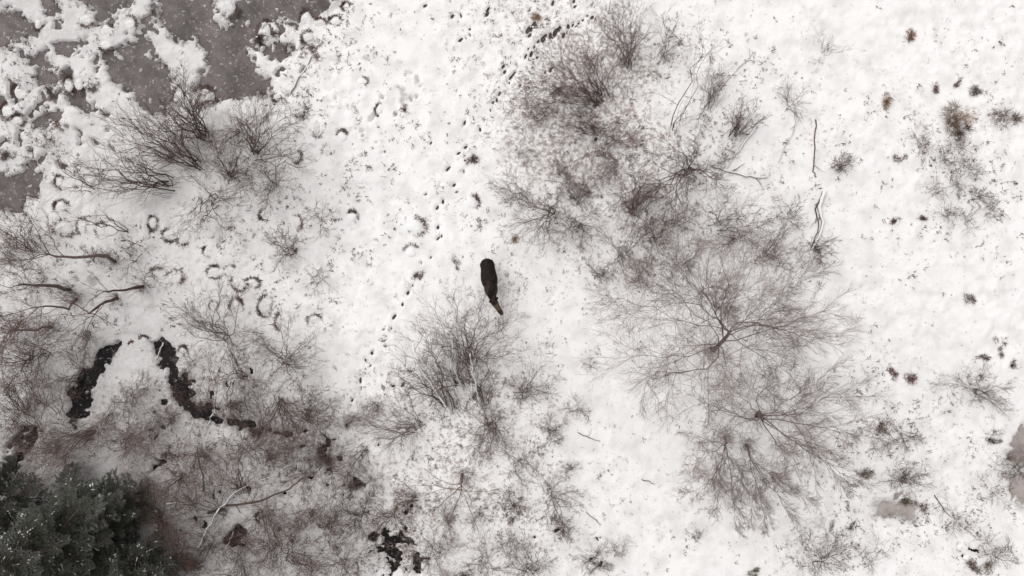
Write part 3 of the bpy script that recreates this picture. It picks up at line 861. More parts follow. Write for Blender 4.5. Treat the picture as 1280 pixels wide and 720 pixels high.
    ('fine shrub under the loose curly shrub', (385, 590), (7, 36, 120, 330), 1.3, 'small', .015, GREY, {}),
    ('sparse shrub low between wet patches and conifers', (262, 680), (8, 40, 100, 330), 1.4, 'small', .016, None, {}),
    ('sparse shrub at the bottom edge beside the conifers', (300, 715), (8, 40, 90, 300), 1.2, 'small', .016, None, {}),
    ('fine shrub at the bottom edge left of the black patches', (430, 705), (8, 36, 90, 320), 1.1, 'small', .015, GREY, {}),
    ('faint sparse shrub on snow at the bottom, left of the small forked tree', (545, 690), (7, 34, 90, 330), 1.1, 'small', .014, GREY, {}),
    ('faint sparse shrub at the bottom between the forked tree and the drooping shrub', (606, 700), (7, 34, 90, 330), 1.1, 'small', .014, GREY, {}),
]
for (lab, base, tips, h, rec, r0, mats, kw) in SH:
    woody('bare_shrub', 'shrub', lab, base, tips, h, rec, r0, mats, 'leafless shrubs in the snow', **kw)

# little shrubs of the patch on the right, seen as separate tufts
PATCH = [((1150, 186), 'topmost left'), ((1180, 202), 'upper middle'), ((1212, 214), 'right-hand'), ((1192, 232), 'central'), ((1180, 270), 'lower left'),
         ((1204, 276), 'lowest'), ((1168, 240), 'left-hand'), ((1222, 246), 'far right lower'), ((1196, 186), 'top right'), ((1232, 262), 'outermost right')]
for (b, w) in PATCH:
    woody('bare_shrub', 'shrub', w + ' dark tuft of the patch of small shrubs on the right', b, (6, 19, 35, 220), 0.7, 'tiny', .012, RED, 'tufts of the shrub patch on the right', up=0.1)

# further shrubs of the tangle: copies of the ones above, turned and rescaled
def copy_tree(o, parent=None):
    c = o.copy()
    C.objects.link(c)
    c.parent = parent
    for ch in list(o.children):
        copy_tree(ch, c)
    return c


SRC = [o for o in bpy.data.objects if o.type == 'EMPTY' and o.get('category') == 'shrub' and 10 <= len(o.children) <= 16]
FILL = [
    ((560, 655), 0.7, 'brown wiry shrub under the left limbs of the forked tree'),
    ((600, 640), 0.6, 'brown wiry shrub right of the forked tree foot'),
    ((640, 670), 0.7, 'brown wiry shrub above the grassy shrub at the bottom edge'),
    ((520, 700), 0.7, 'wiry shrub at the bottom edge right of the black patches'),
    ((580, 715), 0.7, 'wiry shrub at the bottom edge below the forked tree'),
    ((460, 560), 0.7, 'wiry shrub beside the last hoof prints of the trail'),
    ((430, 530), 0.6, 'wiry shrub at the right tip of the black channel by the prints'),
    ((360, 560), 0.8, 'wiry shrub just below the right end of the black channel'),
    ((310, 560), 0.9, 'wiry shrub below the middle of the black channel'),
    ((215, 525), 0.8, 'wiry shrub left of the bend of the black channel'),
    ((60, 440), 0.9, 'wiry tangle left of the left black pool'),
    ((280, 640), 0.8, 'wiry shrub beside the middle of the long leaning log'),
    ((410, 660), 0.8, 'wiry shrub between the fan of bare stems and the black patches'),
    ((470, 505), 0.5, 'faint wiry shrub left of the pale spreading one'),
    ((715, 585), 0.5, 'small wiry shrub right of the trailing bush'),
    ((770, 205), 0.7, 'wiry shrub in the middle of the upper thicket'),
    ((790, 265), 0.7, 'wiry shrub above the long curved bough'),
    ((740, 240), 0.7, 'wiry shrub right of the straight crossing stems'),
    ((118, 540), 1.1, 'grey tangle of twigs right of the lower end of the left black pool'),
    ((70, 560), 1.0, 'tangle of twigs just above the conifers at the far left'),
    ((190, 540), 1.0, 'tangle of twigs below the snow tongue between the black pools'),
    ((255, 570), 1.1, 'thin tangle below the bend of the black channel'),
    ((350, 500), 0.9, 'wiry shrub between the two groups of tall wands'),
    ((290, 505), 0.8, 'wiry shrub just above the middle of the black channel'),
    ((240, 455), 0.8, 'wiry shrub on the right rim of the right black pool'),
    ((330, 640), 1.0, 'wiry shrub right of the long leaning log'),
    ((390, 640), 0.9, 'wiry shrub left of the fine shoots at the bottom'),
    ((300, 670), 0.9, 'wiry shrub over the mud patch right of the long log'),
    ((250, 705), 0.9, 'brown tangle at the bottom edge next to the snowy conifer'),
    ((385, 705), 0.9, 'wiry shrub at the bottom edge right of the fan of bare stems'),
    ((465, 600), 0.7, 'faint wiry shrub below the last hoof prints'),
    ((520, 620), 0.7, 'faint wiry shrub left of the forked tree limbs'),
    ((20, 400), 1.0, 'dense twig tangle under the third leaning trunk at the left edge'),
    ((55, 350), 1.0, 'dense twig tangle between the two upper leaning trunks'),
    ((15, 320), 1.0, 'dense twig tangle at the left edge beside the topmost leaning trunk'),
    ((105, 415), 0.8, 'twig tangle left of the small tree above the left black pool'),
    ((20, 520), 0.9, 'twig tangle at the left edge level with the black pools'),
    ((140, 515), 0.8, 'low twig tangle below the left black pool'),
    ((330, 420), 0.6, 'small wiry shrub below the largest round ring tussock'),
    ((820, 235), 0.8, 'wiry shrub left of the many-stemmed arching shrub'),
    ((700, 215), 0.8, 'wiry shrub above the dark dense shrub by the moose'),
    ((860, 330), 0.8, 'wiry shrub under the upper edge of the tallest tree crown'),
    ((800, 345), 0.7, 'wiry shrub at the upper left edge of the tallest tree crown'),
    ((920, 300), 0.8, 'wiry shrub between the thicket and the tallest tree'),
    ((840, 275), 0.7, 'wiry shrub below the many-stemmed arching shrub'),
    ((650, 190), 0.6, 'wiry shrub at the left rim of the thicket beside the trail'),
    ((905, 200), 0.6, 'wiry shrub under the snowy branch beside the dark clump'),
    ((215, 200), 0.7, 'wiry shrub behind the left limbs of the pondside thicket'),
    ((300, 165), 0.7, 'wiry shrub between the two tallest pondside shrubs'),
]
rf = np.random.default_rng(4242)
for k, ((px, py), sc_, lab) in enumerate(FILL):
    src = SRC[(k * 7 + 3) % len(SRC)]
    o = copy_tree(src)
    bx, by = xy(px, py)
    o.location = (bx, by, gz(bx, by))
    o.rotation_euler = (0, 0, rf.uniform(0, 6.28))
    q = sc_ * rf.uniform(.8, 1.05)
    o.scale = (q, q, q * .8)
    tag(o, lab, 'shrub', 'leafless shrubs in the snow')

# ------------------------------------------------------------------ grass, sedge and weeds
def blades(n, r, h, rg, lean=0.6, w=0.012, inner=0.0, a0=0.0, a1=2 * math.pi, seg=2):
    """arching blades from a clump: each blade a folded strip of quads"""
    a = rg.uniform(a0, a1, n)
    q = r * (inner + (1 - inner) * np.sqrt(rg.uniform(0, 1, n)))
    P = np.stack([q * np.cos(a), q * np.sin(a), np.zeros(n)], 1)
    az = a + rg.normal(0, 0.7, n)
    L = h * rg.uniform(0.5, 1.15, n)
    tilt = rg.uniform(0.15, 1.0, n) * lean
    out = np.stack([np.cos(az), np.sin(az), np.zeros(n)], 1)
    sd = np.stack([-np.sin(az), np.cos(az), np.zeros(n)], 1)
    rows = []
    for k in range(seg + 1):
        t = k / seg
        ang = tilt * (0.5 + 1.3 * t)
        c = P + out * (L * np.sin(np.minimum(ang, 1.5)) * t)[:, None] + np.array([[0, 0, 1.0]]) * (L * np.cos(np.minimum(ang, 1.45)) * t)[:, None]
        ww = w * (1 - 0.8 * t)
        rows.append((c - sd * ww, c + sd * ww))
    V = np.stack([v for r_ in rows for v in r_], axis=1)          # n, 2*(seg+1), 3
    m = 2 * (seg + 1)
    base = (np.arange(n) * m)[:, None]
    F = np.concatenate([np.concatenate([base + 2 * k, base + 2 * k + 1, base + 2 * k + 3, base + 2 * k + 2], 1) for k in range(seg)], 0)
    return V.reshape(-1, 3), F


# brown clumps that stand out on the open snow: (px, py, radius px, material, label)
CLUMPS = [
    (1138, 42, 9, M_rust, 'upright rusty grass clump on open snow near the top right'),
    (1105, 130, 11, M_rust, 'light brown grass clump on open snow, right of the brown upright shrub'),
    (1167, 110, 6, M_brown, 'small round brown tuft above the large orange brown clump'),
    (1195, 106, 6, M_brown, 'small dark tuft directly above the large orange brown clump'),
    (1222, 116, 8, M_sedge, 'grey brown tuft above and right of the large orange brown clump'),
    (1190, 150, 20, M_grass, 'large matted brown grass clump at the right'),
    (1206, 148, 10, M_rust, 'bright orange brown grass clump, right half of the large mat'),
    (1200, 168, 14, M_sedge, 'grey weed clump below the bright orange brown one'),
    (1254, 142, 17, M_grass, 'flat brown weed at the right edge beside the large mat'),
    (1120, 196, 9, M_brown, 'reddish brown tuft at the left of the shrub patch'),
    (1117, 276, 6, M_brown, 'dark brown tuft lowest left of the shrub patch'),
    (1152, 274, 6, M_brown, 'dark brown tuft below the shrub patch'),
    (1210, 374, 9, M_brown, 'dark brown heap of leaves alone on open snow, right'),
    (1249, 433, 10, M_brown, 'dark brown leaf heap at the right above the fan-shaped shrub'),
    (1228, 446, 7, M_brown, 'small oval brown heap above the fan-shaped shrub'),
    (1263, 456, 6, M_sedge, 'small grey tuft at the right edge by the fan-shaped shrub'),
    (1115, 466, 6, M_brown, 'small upright brown tuft right of the lower pale trees'),
    (1137, 473, 11, M_brown, 'reddish brown tuft with blades blown right'),
    (1100, 533, 7, M_brown, 'small brown tuft below the reddish brown one'),
    (1082, 594, 8, M_olive, 'small olive brown clump left of the shrub cluster'),
    (1133, 622, 10, M_olive, 'olive green clump at the rim of the ice puddle'),
    (1150, 632, 9, M_grass, 'grey brown clump right of the olive one at the ice puddle'),
    (1228, 706, 10, M_olive, 'olive brown clump at the bottom edge, right'),
    (1212, 704, 8, M_brown, 'dark clump left of the olive one at the bottom edge'),
    (944, 712, 8, M_olive, 'small olive tuft alone at the bottom edge'),
    (671, 21, 8, M_rust, 'rusty tuft among trampled snow at the top'),
    (643, 298, 5, M_rust, 'small rusty leaf clump left of the dark dense shrub'),
    (697, 113, 8, M_brown, 'brown tuft inside the wispy upper shrub'),
    (382, 140, 9, M_sedge, 'dark sedge clump right of the frozen pond below the log'),
    (505, 137, 7, M_brown, 'brown sedge clump on open snow at the upper centre'),
    (1036, 655, 6, M_brown, 'small brown tuft above the rounded shrub'),
    (1064, 655, 5, M_sedge, 'small dark tuft right of the rounded shrub'),
    (1068, 607, 7, M_brown, 'brown tuft at the tip of the lower right tree limb'),
    (1240, 548, 9, M_sedge, 'dark weed tuft left of the right edge pool'),
    (330, 46, 14, M_sedge, 'large dark sedge clump on the right shore of the frozen pond'),
    (352, 34, 11, M_sedge, 'sedge clump at the right shore of the frozen pond, near the top'),
    (392, 66, 13, M_brown, 'wide brown sedge clump around the upper end of the log by the pond'),
    (380, 86, 14, M_sedge, 'dark sedge clump beside the log by the pond'),
    (25, 112, 13, M_sedge, 'big dark sedge clump at the upper left edge'),
    (88, 100, 11, M_sedge, 'tall dark sedge clump between the small pools at the upper left'),
    (66, 116, 9, M_sedge, 'dark sedge clump right of the small upper left pool'),
    (118, 110, 10, M_sedge, 'sedge clump left of the middle pond arm'),
    (98, 135, 9, M_brown, 'brown sedge clump below the two tall ones, upper left'),
    (12, 195, 10, M_sedge, 'dark sedge clump at the left edge above the small frozen pool'),
    (80, 160, 9, M_brown, 'brown sedge clump on snow, left below the ponds'),
    (258, 128, 12, M_brown, 'red brown sedge clump on the pond shore beside the tall dark shrub'),
    (232, 496, 8, M_sedge, 'dark sedge clump over the right black pool'),
    (250, 514, 8, M_sedge, 'brown sedge clump where the black channel turns right'),
    (92, 528, 9, M_sedge, 'dark sedge clump at the lower end of the left black pool'),
    (210, 572, 12, M_sedge, 'dark sedge clump below the black channel near the conifers'),
    (320, 540, 10, M_sedge, 'sedge clump on the bank of the black channel'),
    (410, 578, 12, M_sedge, 'dark sedge clump among the black patches left of the lower prints'),
    (440, 610, 11, M_sedge, 'sedge clump below the matted low shrub'),
    (495, 690, 12, M_sedge, 'sedge clump in the black patches at the bottom edge'),
    (593, 198, 8, M_brown, 'reddish brown weed beside the hoof print trail'),
    (602, 278, 6, M_brown, 'small brown weed on snow above the moose'),
    (570, 328, 7, M_sedge, 'grey weed on snow left of the moose rump'),
    (522, 344, 6, M_sedge, 'dark weed on the hoof print trail level with the moose'),
]
for k, (px, py, r, m, lab) in enumerate(CLUMPS):
    rg = np.random.default_rng(900 + k)
    R = r / S
    bx, by = xy(px, py)
    sub = []
    for q in range(int(rg.integers(4, 8))):
        ra = R * rg.uniform(0.12, 0.4)
        oa, orr = rg.uniform(0, 6.28), R * rg.uniform(0.0, 1.25)
        v, f = blades(int(12 + r * 3.4), ra, 0.08 + R * rg.uniform(.2, .7), rg, 1.3, 0.010)
        v[:, 0] += orr * math.cos(oa) + v[:, 2] * 0.35; v[:, 1] += orr * math.sin(oa)
        sub.append((v, f))
    v, f = cat_vf(sub)
    v[:, 1] *= rg.uniform(0.6, 0.9)
    a = rg.uniform(0, 3.14)
    v[:, :2] = v[:, :2] @ np.array([[math.cos(a), -math.sin(a)], [math.sin(a), math.cos(a)]])
    e = link('dry_grass_clump', mesh_np('dry_grass_clump', v, f, m))
    e.location = (bx, by, gz(bx, by) - 0.015)
    tag(e, lab, 'grass clump', 'dry grass clumps on the snow')

# snow-capped tussocks with a ring of dark sedge: (px, py, radius px, arc start, arc end in degrees, label)
TUS = [
    (332, 383, 9.5, 0, 350, 'complete dark ring tussock, largest of the round ones'),
    (296, 383, 8, -20, 200, 'ring tussock left of the largest round one'),
    (269, 340, 7.5, 20, 350, 'round ring tussock above the straight-stemmed shrub'),
    (290, 339, 7, 40, 300, 'ring tussock second from the left in the row of four'),
    (300, 353, 9, 150, 360, 'ring tussock third in the row, slightly lower'),
    (316, 354, 7, -60, 160, 'ring tussock at the right end of the row of four'),
    (193, 279, 6.5, 0, 340, 'small complete ring tussock beside the leaning sapling'),
    (82, 285, 11, 60, 330, 'long oval tussock at the left under the leaning sapling'),
    (105, 284, 8, 20, 250, 'tussock between the long oval one and the leaning sapling'),
    (128, 288, 8, 0, 260, 'tussock at the foot of the leaning sapling'),
    (78, 259, 8, -40, 250, 'dark tussock at the left below the forked sapling'),
    (76, 228, 6, 30, 200, 'small dark tussock left of the forked sapling'),
    (214, 294, 8, 100, 330, 'tussock below the pondside thicket, left of a pair'),
    (230, 297, 8, 180, 400, 'tussock below the pondside thicket, right of a pair'),
    (262, 314, 6, 120, 280, 'faint tussock under the low dark shrub'),
    (181, 425, 4.5, 10, 170, 'small ring tussock at the top of the right black pool'),
    (165, 432, 3.5, 40, 160, 'tiny ring tussock between the two black pools'),
    (229, 440, 6, -20, 180, 'ring tussock at the right rim of the right black pool'),
    (268, 382, 5, 0, 360, 'dark oval tussock among the straight stems'),
    (372, 279, 7, -60, 90, 'crescent tussock below the fan-shaped pondside shrub'),
    (334, 268, 7, 120, 290, 'crescent tussock left of the one below the fan-shaped shrub'),
    (440, 272, 7, -20, 120, 'dark crescent tussock on snow right of the star-shaped shrub'),
    (518, 284, 11, -100, 90, 'wide thin crescent on open snow above left of the moose'),
    (588, 254, 9, -70, 80, 'thin crescent on snow beside the hoof print trail'),
    (514, 315, 8, 30, 170, 'dark arc tussock on open snow left of the moose'),
    (416, 72, 8, -70, 60, 'crescent tussock right of the log by the frozen pond'),
    (397, 160, 9, 190, 340, 'tussock with a dark lower rim right of the pondside thicket'),
    (437, 146, 10, -80, 110, 'large crescent tussock on snow right of the frozen pond'),
    (475, 138, 6, 90, 260, 'faint crescent tussock right of the large crescent'),
    (428, 172, 7, 20, 170, 'tussock with a dark upper rim below the large crescent'),
    (452, 102, 6, -60, 80, 'dark notch tussock above the large crescent'),
    (347, 122, 5, 120, 260, 'dark sided tussock under the lower end of the log'),
    (368, 196, 8, -90, 60, 'tussock on the right flank of the fan-shaped shrub'),
    (410, 190, 7, 80, 190, 'tussock right of the fan-shaped shrub'),
    (352, 402, 8, 100, 260, 'faint tussock right of the largest round one'),
    (394, 400, 7, 0, 200, 'dark tussock left of the hoof print trail'),
    (113, 117, 9, -30, 120, 'dark tussock left of the frozen pond'),
    (100, 105, 8, 180, 320, 'lumpy tussock left of the frozen pond with a dark lower rim'),
    (88, 107, 8, 60, 300, 'tall dark tussock beside the small frozen pool at upper left'),
    (25, 115, 10, 0, 300, 'big dark tussock at the upper left edge'),
    (12, 140, 9, 100, 360, 'dark tussock at the left edge below the big one'),
    (22, 152, 8, -60, 180, 'reddish dark tussock at the left edge, lowest of three'),
    (133, 38, 8, -60, 60, 'dark sided tussock on snow near the top left'),
    (108, 25, 8, 200, 340, 'dark tussock near the top left edge'),
    (134, 57, 7, 200, 330, 'tussock with a dark lower rim on snow beside the pond'),
    (163, 31, 8, -30, 120, 'tussock on the snow tongue of the pond'),
    (258, 122, 12, 30, 170, 'red brown arched tussock on the pond shore'),
    (330, 42, 12, 20, 250, 'large dark tussock on the right shore of the frozen pond'),
    (383, 24, 9, 0, 200, 'dark tussock at the upper right end of the frozen pond'),
    (400, 30, 7, -60, 140, 'small ring tussock right of the frozen pond'),
    (420, 27, 6, 0, 330, 'round ring tussock farthest right by the frozen pond'),
    (386, 48, 7, 60, 280, 'dark tussock above the log by the frozen pond'),
    (434, 9, 5, 0, 300, 'small rusty tussock at the top edge right of the pond'),
    (285, 8, 12, 190, 350, 'big snow mound on the pond with a black lower rim'),
    (198, 343, 8, 20, 160, 'tussock beside the low branchy bush'),
    (220, 348, 9, -50, 160, 'tussock right of the low branchy bush'),
    (48, 30, 6, 180, 350, 'small dark tussock at the top left corner'),
]
for k, (px, py, r, a0, a1, lab) in enumerate(TUS):
    rg = np.random.default_rng(1500 + k)
    R = r / S
    bx, by = xy(px, py)
    z0 = gz(bx, by)
    e = tag(empty('sedge_tussock', (bx, by, max(z0, -0.06))), lab, 'tussock', 'snow-capped sedge tussocks')
    nr, na = 5, 18
    V = [(0, 0, R * 0.16)]
    el = rg.uniform(0.8, 1.2)
    ph = rg.uniform(0, 6.28, 3)
    for i in range(1, nr + 1):
        t = i / nr
        for j in range(na):
            a = 2 * math.pi * j / na
            rr = R * 0.86 * t * (1 + 0.10 * math.sin(2 * a + ph[0]) + 0.08 * math.sin(3 * a + ph[1]) + 0.05 * math.sin(5 * a + ph[2]))
            V.append((rr * math.cos(a) * el, rr * math.sin(a) / el, R * 0.16 * math.cos(t * 1.5) - 0.03 * (i == nr)))
    Fq = []
    for i in range(nr - 1):
        for j in range(na):
            j2 = (j + 1) % na
            Fq.append((1 + i * na + j, 1 + (i + 1) * na + j, 1 + (i + 1) * na + j2, 1 + i * na + j2))
    me = bpy.data.meshes.new('snow_cap')
    me.from_pydata(V, [], Fq + [(0, 1 + j, 1 + (j + 1) % na) for j in range(na)])
    me.materials.append(M_capg if px < 420 else M_cap)
    me.polygons.foreach_set('use_smooth', np.ones(len(me.polygons), bool))
    link('snow_cap', me, e)
    n = int(abs(a1 - a0) / 360 * (190 + r * 32))
    v, f = blades(n, R * 1.16, 0.12, rg, 1.4, 0.012, 0.74, math.radians(a0), math.radians(a1))
    nb_ = len(v) // 6
    cl = rg.uniform(math.radians(a0), math.radians(a1), int(rg.integers(2, 5)))
    tgt = np.where(rg.uniform(0, 1, nb_) < .38, cl[rg.integers(0, len(cl), nb_)] + rg.normal(0, .28, nb_), rg.uniform(math.radians(a0), math.radians(a1), nb_))
    cur = np.arctan2(v.reshape(-1, 6, 3)[:, 0, 1], v.reshape(-1, 6, 3)[:, 0, 0])
    dl = tgt - cur
    cs, sn_ = np.cos(dl)[:, None], np.sin(dl)[:, None]
    vv = v.reshape(-1, 6, 3).copy()
    spread_ = 1 + rg.normal(0, .11, nb_)[:, None]
    vx = (vv[..., 0] * cs - vv[..., 1] * sn_) * spread_; vy = (vv[..., 0] * sn_ + vv[..., 1] * cs) * spread_
    vv[..., 0] = vx; vv[..., 1] = vy
    v = vv.reshape(-1, 3)
    ba = np.arctan2(v.reshape(-1, 6, 3)[:, 0, 1], v.reshape(-1, 6, 3)[:, 0, 0])
    mid = math.radians((a0 + a1) / 2)
    thick = 0.4 + 0.7 * vnoise(ba * 1.7 + k * 7.3, ba * 0 + 0.5, k) + 0.35 * np.cos(ba - mid)
    kp = rg.uniform(0, 1, len(ba)) < np.clip(thick, 0.05, 1)
    off = 1 + 0.22 * (vnoise(ba * 1.2 + k, ba * 0 + 2.5, k + 9) - 0.5) + rg.normal(0, 0.05, len(ba))
    vv = v.reshape(-1, 6, 3).copy(); vv[..., :2] *= off[:, None, None]
    v = vv[kp].reshape(-1, 3); f = np.concatenate([np.arange(kp.sum())[:, None] * 6 + np.array([[2 * q, 2 * q + 1, 2 * q + 3, 2 * q + 2]]) for q in range(2)], 0)
    v[:, 0] *= el; v[:, 1] /= el
    tag(link('sedge_fringe', mesh_np('sedge_fringe', v, f, (M_sedge, M_brown, M_sedge)[k % 3]), e), kind='stuff')

def bank_sedge(polys, n, seed, label, mat, name='bank_sedge'):
    rg = np.random.default_rng(seed)
    E = []
    for p in polys:
        P = np.array([xy(*q) for q in p])
        for i in range(len(P)):
            E.append((P[i], P[(i + 1) % len(P)]))
    Ls = np.array([np.linalg.norm(b - a) for a, b in E])
    ctr = []
    for i in rg.choice(len(E), n // 14, p=Ls / Ls.sum()):
        a, b = E[i]
        ctr.append(a + (b - a) * rg.uniform() + rg.normal(0, .16, 2))
    ctr = np.array(ctr)
    zc = snow_height(ctr[:, 0], ctr[:, 1])
    ctr, zc = ctr[zc > -0.12], zc[zc > -0.12]
    parts = []
    for c, z in zip(ctr, zc):
        v, f = blades(int(rg.integers(6, 22)), rg.uniform(.03, .14), rg.uniform(.12, .32), rg, 1.3, .008)
        parts.append((v + np.array([[c[0], c[1], z - .02]]), f))
    v, f = cat_vf(parts)
    tag(link(name, mesh_np(name, v, f, mat)), label, 'sedge', kind='stuff')


bank_sedge(WATER, 1500, 8101, 'dead brown sedge fringing the black pools and channel', M_sedge)
bank_sedge(ICE, 9000, 8102, 'dead brown sedge fringing the frozen pond', M_sedge)
bank_sedge(RIGHT_ICE + PUDDLE, 500, 8103, 'dead sedge fringing the pale ice on the right', M_grass)

# weeds and stalk ends pricking through the snow everywhere
rg = np.random.default_rng(77)
DENSE = [(200, 260, 230, 1.2), (450, 200, 190, 1.6), (470, 470, 150, 1.2), (80, 120, 130, 3), (360, 60, 90, 4), (560, 650, 150, 3), (330, 300, 110, 2), (700, 60, 110, 5), (760, 180, 150, 3.5), (800, 280, 120, 3), (1180, 220, 90, 5), (1190, 150, 60, 4), (600, 470, 100, 2.5), (690, 640, 110, 4),
         (1130, 570, 90, 4), (1040, 690, 80, 4), (1230, 660, 90, 4), (420, 640, 150, 3.5), (250, 560, 200, 2.5), (60, 360, 120, 2.5), (450, 150, 100, 2),
         (560, 200, 70, 2.5), (60, 110, 110, 2.5), (480, 690, 90, 3), (1120, 480, 60, 2), (870, 170, 120, 2.5), (1000, 220, 70, 2.5)]
n0 = 150000
X = rg.uniform(-90, 1370, n0); Y = rg.uniform(-90, 810, n0)
den = np.full(n0, 0.42)
for (px, py, r, s) in DENSE:
    den += s * np.exp(-((X - px) ** 2 + (Y - py) ** 2) / (2 * (0.6 * r) ** 2))
wx, wy = (X - 640) / S, (360 - Y) / S
den *= np.clip(5.0 * (fbm(wx * 0.6, wy * 0.6, 81, 4) - 0.40), 0.05, 3) * np.clip(3.2 * (fbm(wx * 3, wy * 3, 83, 2) - 0.3), 0, 2.5)
keep = rg.uniform(0, 6.0, n0) < den
wx, wy = wx[keep], wy[keep]
zz = snow_height(wx, wy)
ok = zz > -0.03
wx, wy, zz = wx[ok], wy[ok], zz[ok]
ns = len(wx)
size = np.clip(np.exp(rg.normal(math.log(0.050), 0.72, ns)), 0.018, 0.30)
nb = 5
idx = np.repeat(np.arange(ns), nb)
az = rg.uniform(0, 6.283, ns)[idx] + rg.normal(0, 0.9, ns * nb)
Lb = size[idx] * rg.uniform(0.5, 1.3, ns * nb)
tl = rg.uniform(0.3, 1.35, ns * nb)
P = np.stack([wx[idx], wy[idx], zz[idx] - 0.01], 1)
P[:, :2] += rg.normal(0, 0.35, (ns * nb, 2)) * size[idx][:, None]
D = np.stack([np.cos(az) * np.sin(tl), np.sin(az) * np.sin(tl), np.cos(tl)], 1)
A = P; B = P + D * Lb[:, None]
wv, wf = cones(np.stack([A, B], 1), np.clip(size[idx] * 0.17, 0.005, 0.022))
tag(link('weed_stalks', mesh_np('weed_stalks', wv, wf, M_speck)), 'short dead weed stalks and grass tips pricking through the snow', 'weeds', kind='stuff')
TOTAL[0] += len(wf)

# ------------------------------------------------------------------ fallen wood
def log(name, label, pts, r0, mat=M_wood, snow=True, zs=None, stubs=3, r1=None, z=0.0, sk=0.72):
    SEED[0] += 1
    rg = np.random.default_rng(SEED[0])
    P = np.array([[*xy(*p), 0] for p in pts])
    # densify
    t = np.linspace(0, len(P) - 1, 4 * (len(P) - 1) + 1)
    Q = np.stack([np.interp(t, np.arange(len(P)), P[:, i]) for i in range(3)], 1)
    Q[1:-1, :2] += rg.normal(0, 0.025, (len(Q) - 2, 2))
    Q[:, 2] = np.maximum(snow_height(Q[:, 0], Q[:, 1]), -0.05) + r0 * 0.6 + z
    if zs is not None:
        Q[:, 2] += np.interp(t / t[-1], [0, 1], zs)
    O = Q[0].copy()
    e = tag(empty(name, tuple(O)), label, 'fallen wood', 'fallen stems and logs')
    Q = Q - O
    rr = np.linspace(r0, r1 or r0 * 0.45, len(Q))
    v, f = tube(Q, rr, 7)
    tr = link('log', mesh_np('log', v, f, mat, smooth=True), e)
    for k in range(stubs):
        i = int(rg.integers(2, len(Q) - 1))
        T = norm((Q[i] - Q[i - 1])[None])[0]
        sd = np.array([-T[1], T[0], 0.5]) * rg.choice([-1, 1]); sd[2] = abs(sd[2])
        L = rg.uniform(0.25, 0.9)
        st = np.array([Q[i] + (T * 0.6 + sd * 0.7) * L * q + rg.normal(0, .02, 3) for q in (0, .35, .7, 1)])
        v, f = tube(st, rr[i] * np.array([.5, .4, .3, .15]), 5)
        link('branch_stub', mesh_np('branch_stub', v, f, mat), e)
    if snow:
        n = len(Q)
        v, f = tube(Q + np.array([[0, 0, 1]]) * (rr[:, None] * 0.78), rr * sk * (1 + 0.25 * rg.normal(0, 1, n)).clip(.4, 1.3), 7)
        link('snow', mesh_np('snow', v, f, M_cap, smooth=True), tr)
    return e


log('fallen_log', 'pale snow-topped log beside the frozen pond', [(362, 120), (374, 98), (390, 72)], 0.085, M_pale)
log('leaning_stem', 'long white snow-coated stem leaning up left through the shrub below the moose', [(566, 516), (552, 494), (536, 466), (519, 434)], 0.08, M_pale, True, (0.2, 1.9), 4, r1=0.035, sk=1.05)
log('leaning_stem', 'upright white snow-coated stem in the middle of the shrub below the moose', [(602, 506), (596, 484), (593, 462), (590, 438)], 0.06, M_pale, True, (0.2, 1.9), 3, r1=0.03, sk=1.05)
log('leaning_stem', 'thin white stem between the two thicker snow-coated stems below the moose', [(580, 486), (570, 462), (562, 436), (560, 418)], 0.045, M_pale, True, (0.2, 1.9), 3, r1=0.025, sk=1.05)
log('leaning_stem', 'short pale stem slanting inside the shrub below the moose', [(570, 470), (556, 456), (540, 446)], 0.045, M_pale, True, (0.3, 1.8), 2, r1=0.03, sk=1.05)
log('fallen_branch', 'thin dark stick lying straight on open snow, right of centre', [(1018, 150), (1017, 185), (1015, 215), (1019, 222)], 0.035, M_bark, False, r1=0.03, stubs=1)
log('fallen_log', 'curved snow-covered trunk lying at the right rim of the thicket', [(1028, 240), (1022, 258), (1026, 275), (1024, 292), (1012, 312)], 0.11, M_wood, sk=.9)
log('fallen_branch', 'dark stick on top of the curved snow-covered trunk', [(1028, 240), (1018, 262), (1022, 282), (1012, 312)], 0.045, M_bark, False, stubs=2)
log('fallen_branch', 'snowy white branch lying rightward beside the dense dark clump', [(890, 208), (908, 214), (930, 220), (958, 222)], 0.085, M_wood, sk=.9)
log('fallen_log', 'snowy stem slanting from the dense dark clump down left', [(946, 158), (934, 172), (918, 192), (898, 224)], 0.08, M_wood, sk=.9)
log('fallen_branch', 'curved thin stick hanging below the brown upright shrub', [(993, 134), (994, 152), (990, 168), (980, 184), (972, 204)], 0.04, M_bark)
log('fallen_branch', 'dark branch lying up right from the brushy clump', [(886, 128), (902, 108), (922, 86), (940, 68)], 0.045, M_bark, True)
log('fallen_branch', 'short dark fallen branch with snow right of the uppermost shrub', [(851, 53), (842, 42), (832, 34), (826, 18)], 0.045, M_bark, True)
log('fallen_log', 'long snow-coated leaning log across the lower left', [(247, 686), (260, 664), (276, 636), (296, 614), (318, 600), (345, 590), (372, 574)], 0.06, M_pale, True, (0.0, 1.0), 6)
log('fallen_log', 'short snow-topped log left of the long leaning log', [(208, 629), (235, 627), (259, 625)], 0.075)
log('fallen_log', 'dark bare log crossing under the long leaning one', [(262, 640), (288, 630), (330, 622), (368, 606), (384, 592)], 0.07, M_bark, False, (0.1, 0.8), 4)
log('fallen_branch', 'snowy branch across the top of the right black pool', [(204, 428), (200, 438), (195, 450)], 0.05)
log('fallen_branch', 'white stem standing in the bank of the black channel', [(262, 530), (266, 520), (276, 512), (278, 490)], 0.04, M_wood, True, (0, 1.2), 1)
log('fallen_branch', 'bent grey stem at the lower left by the dark bank', [(256, 612), (259, 590), (258, 570), (262, 550)], 0.05, M_wood, False, (0, 1.5), 1)
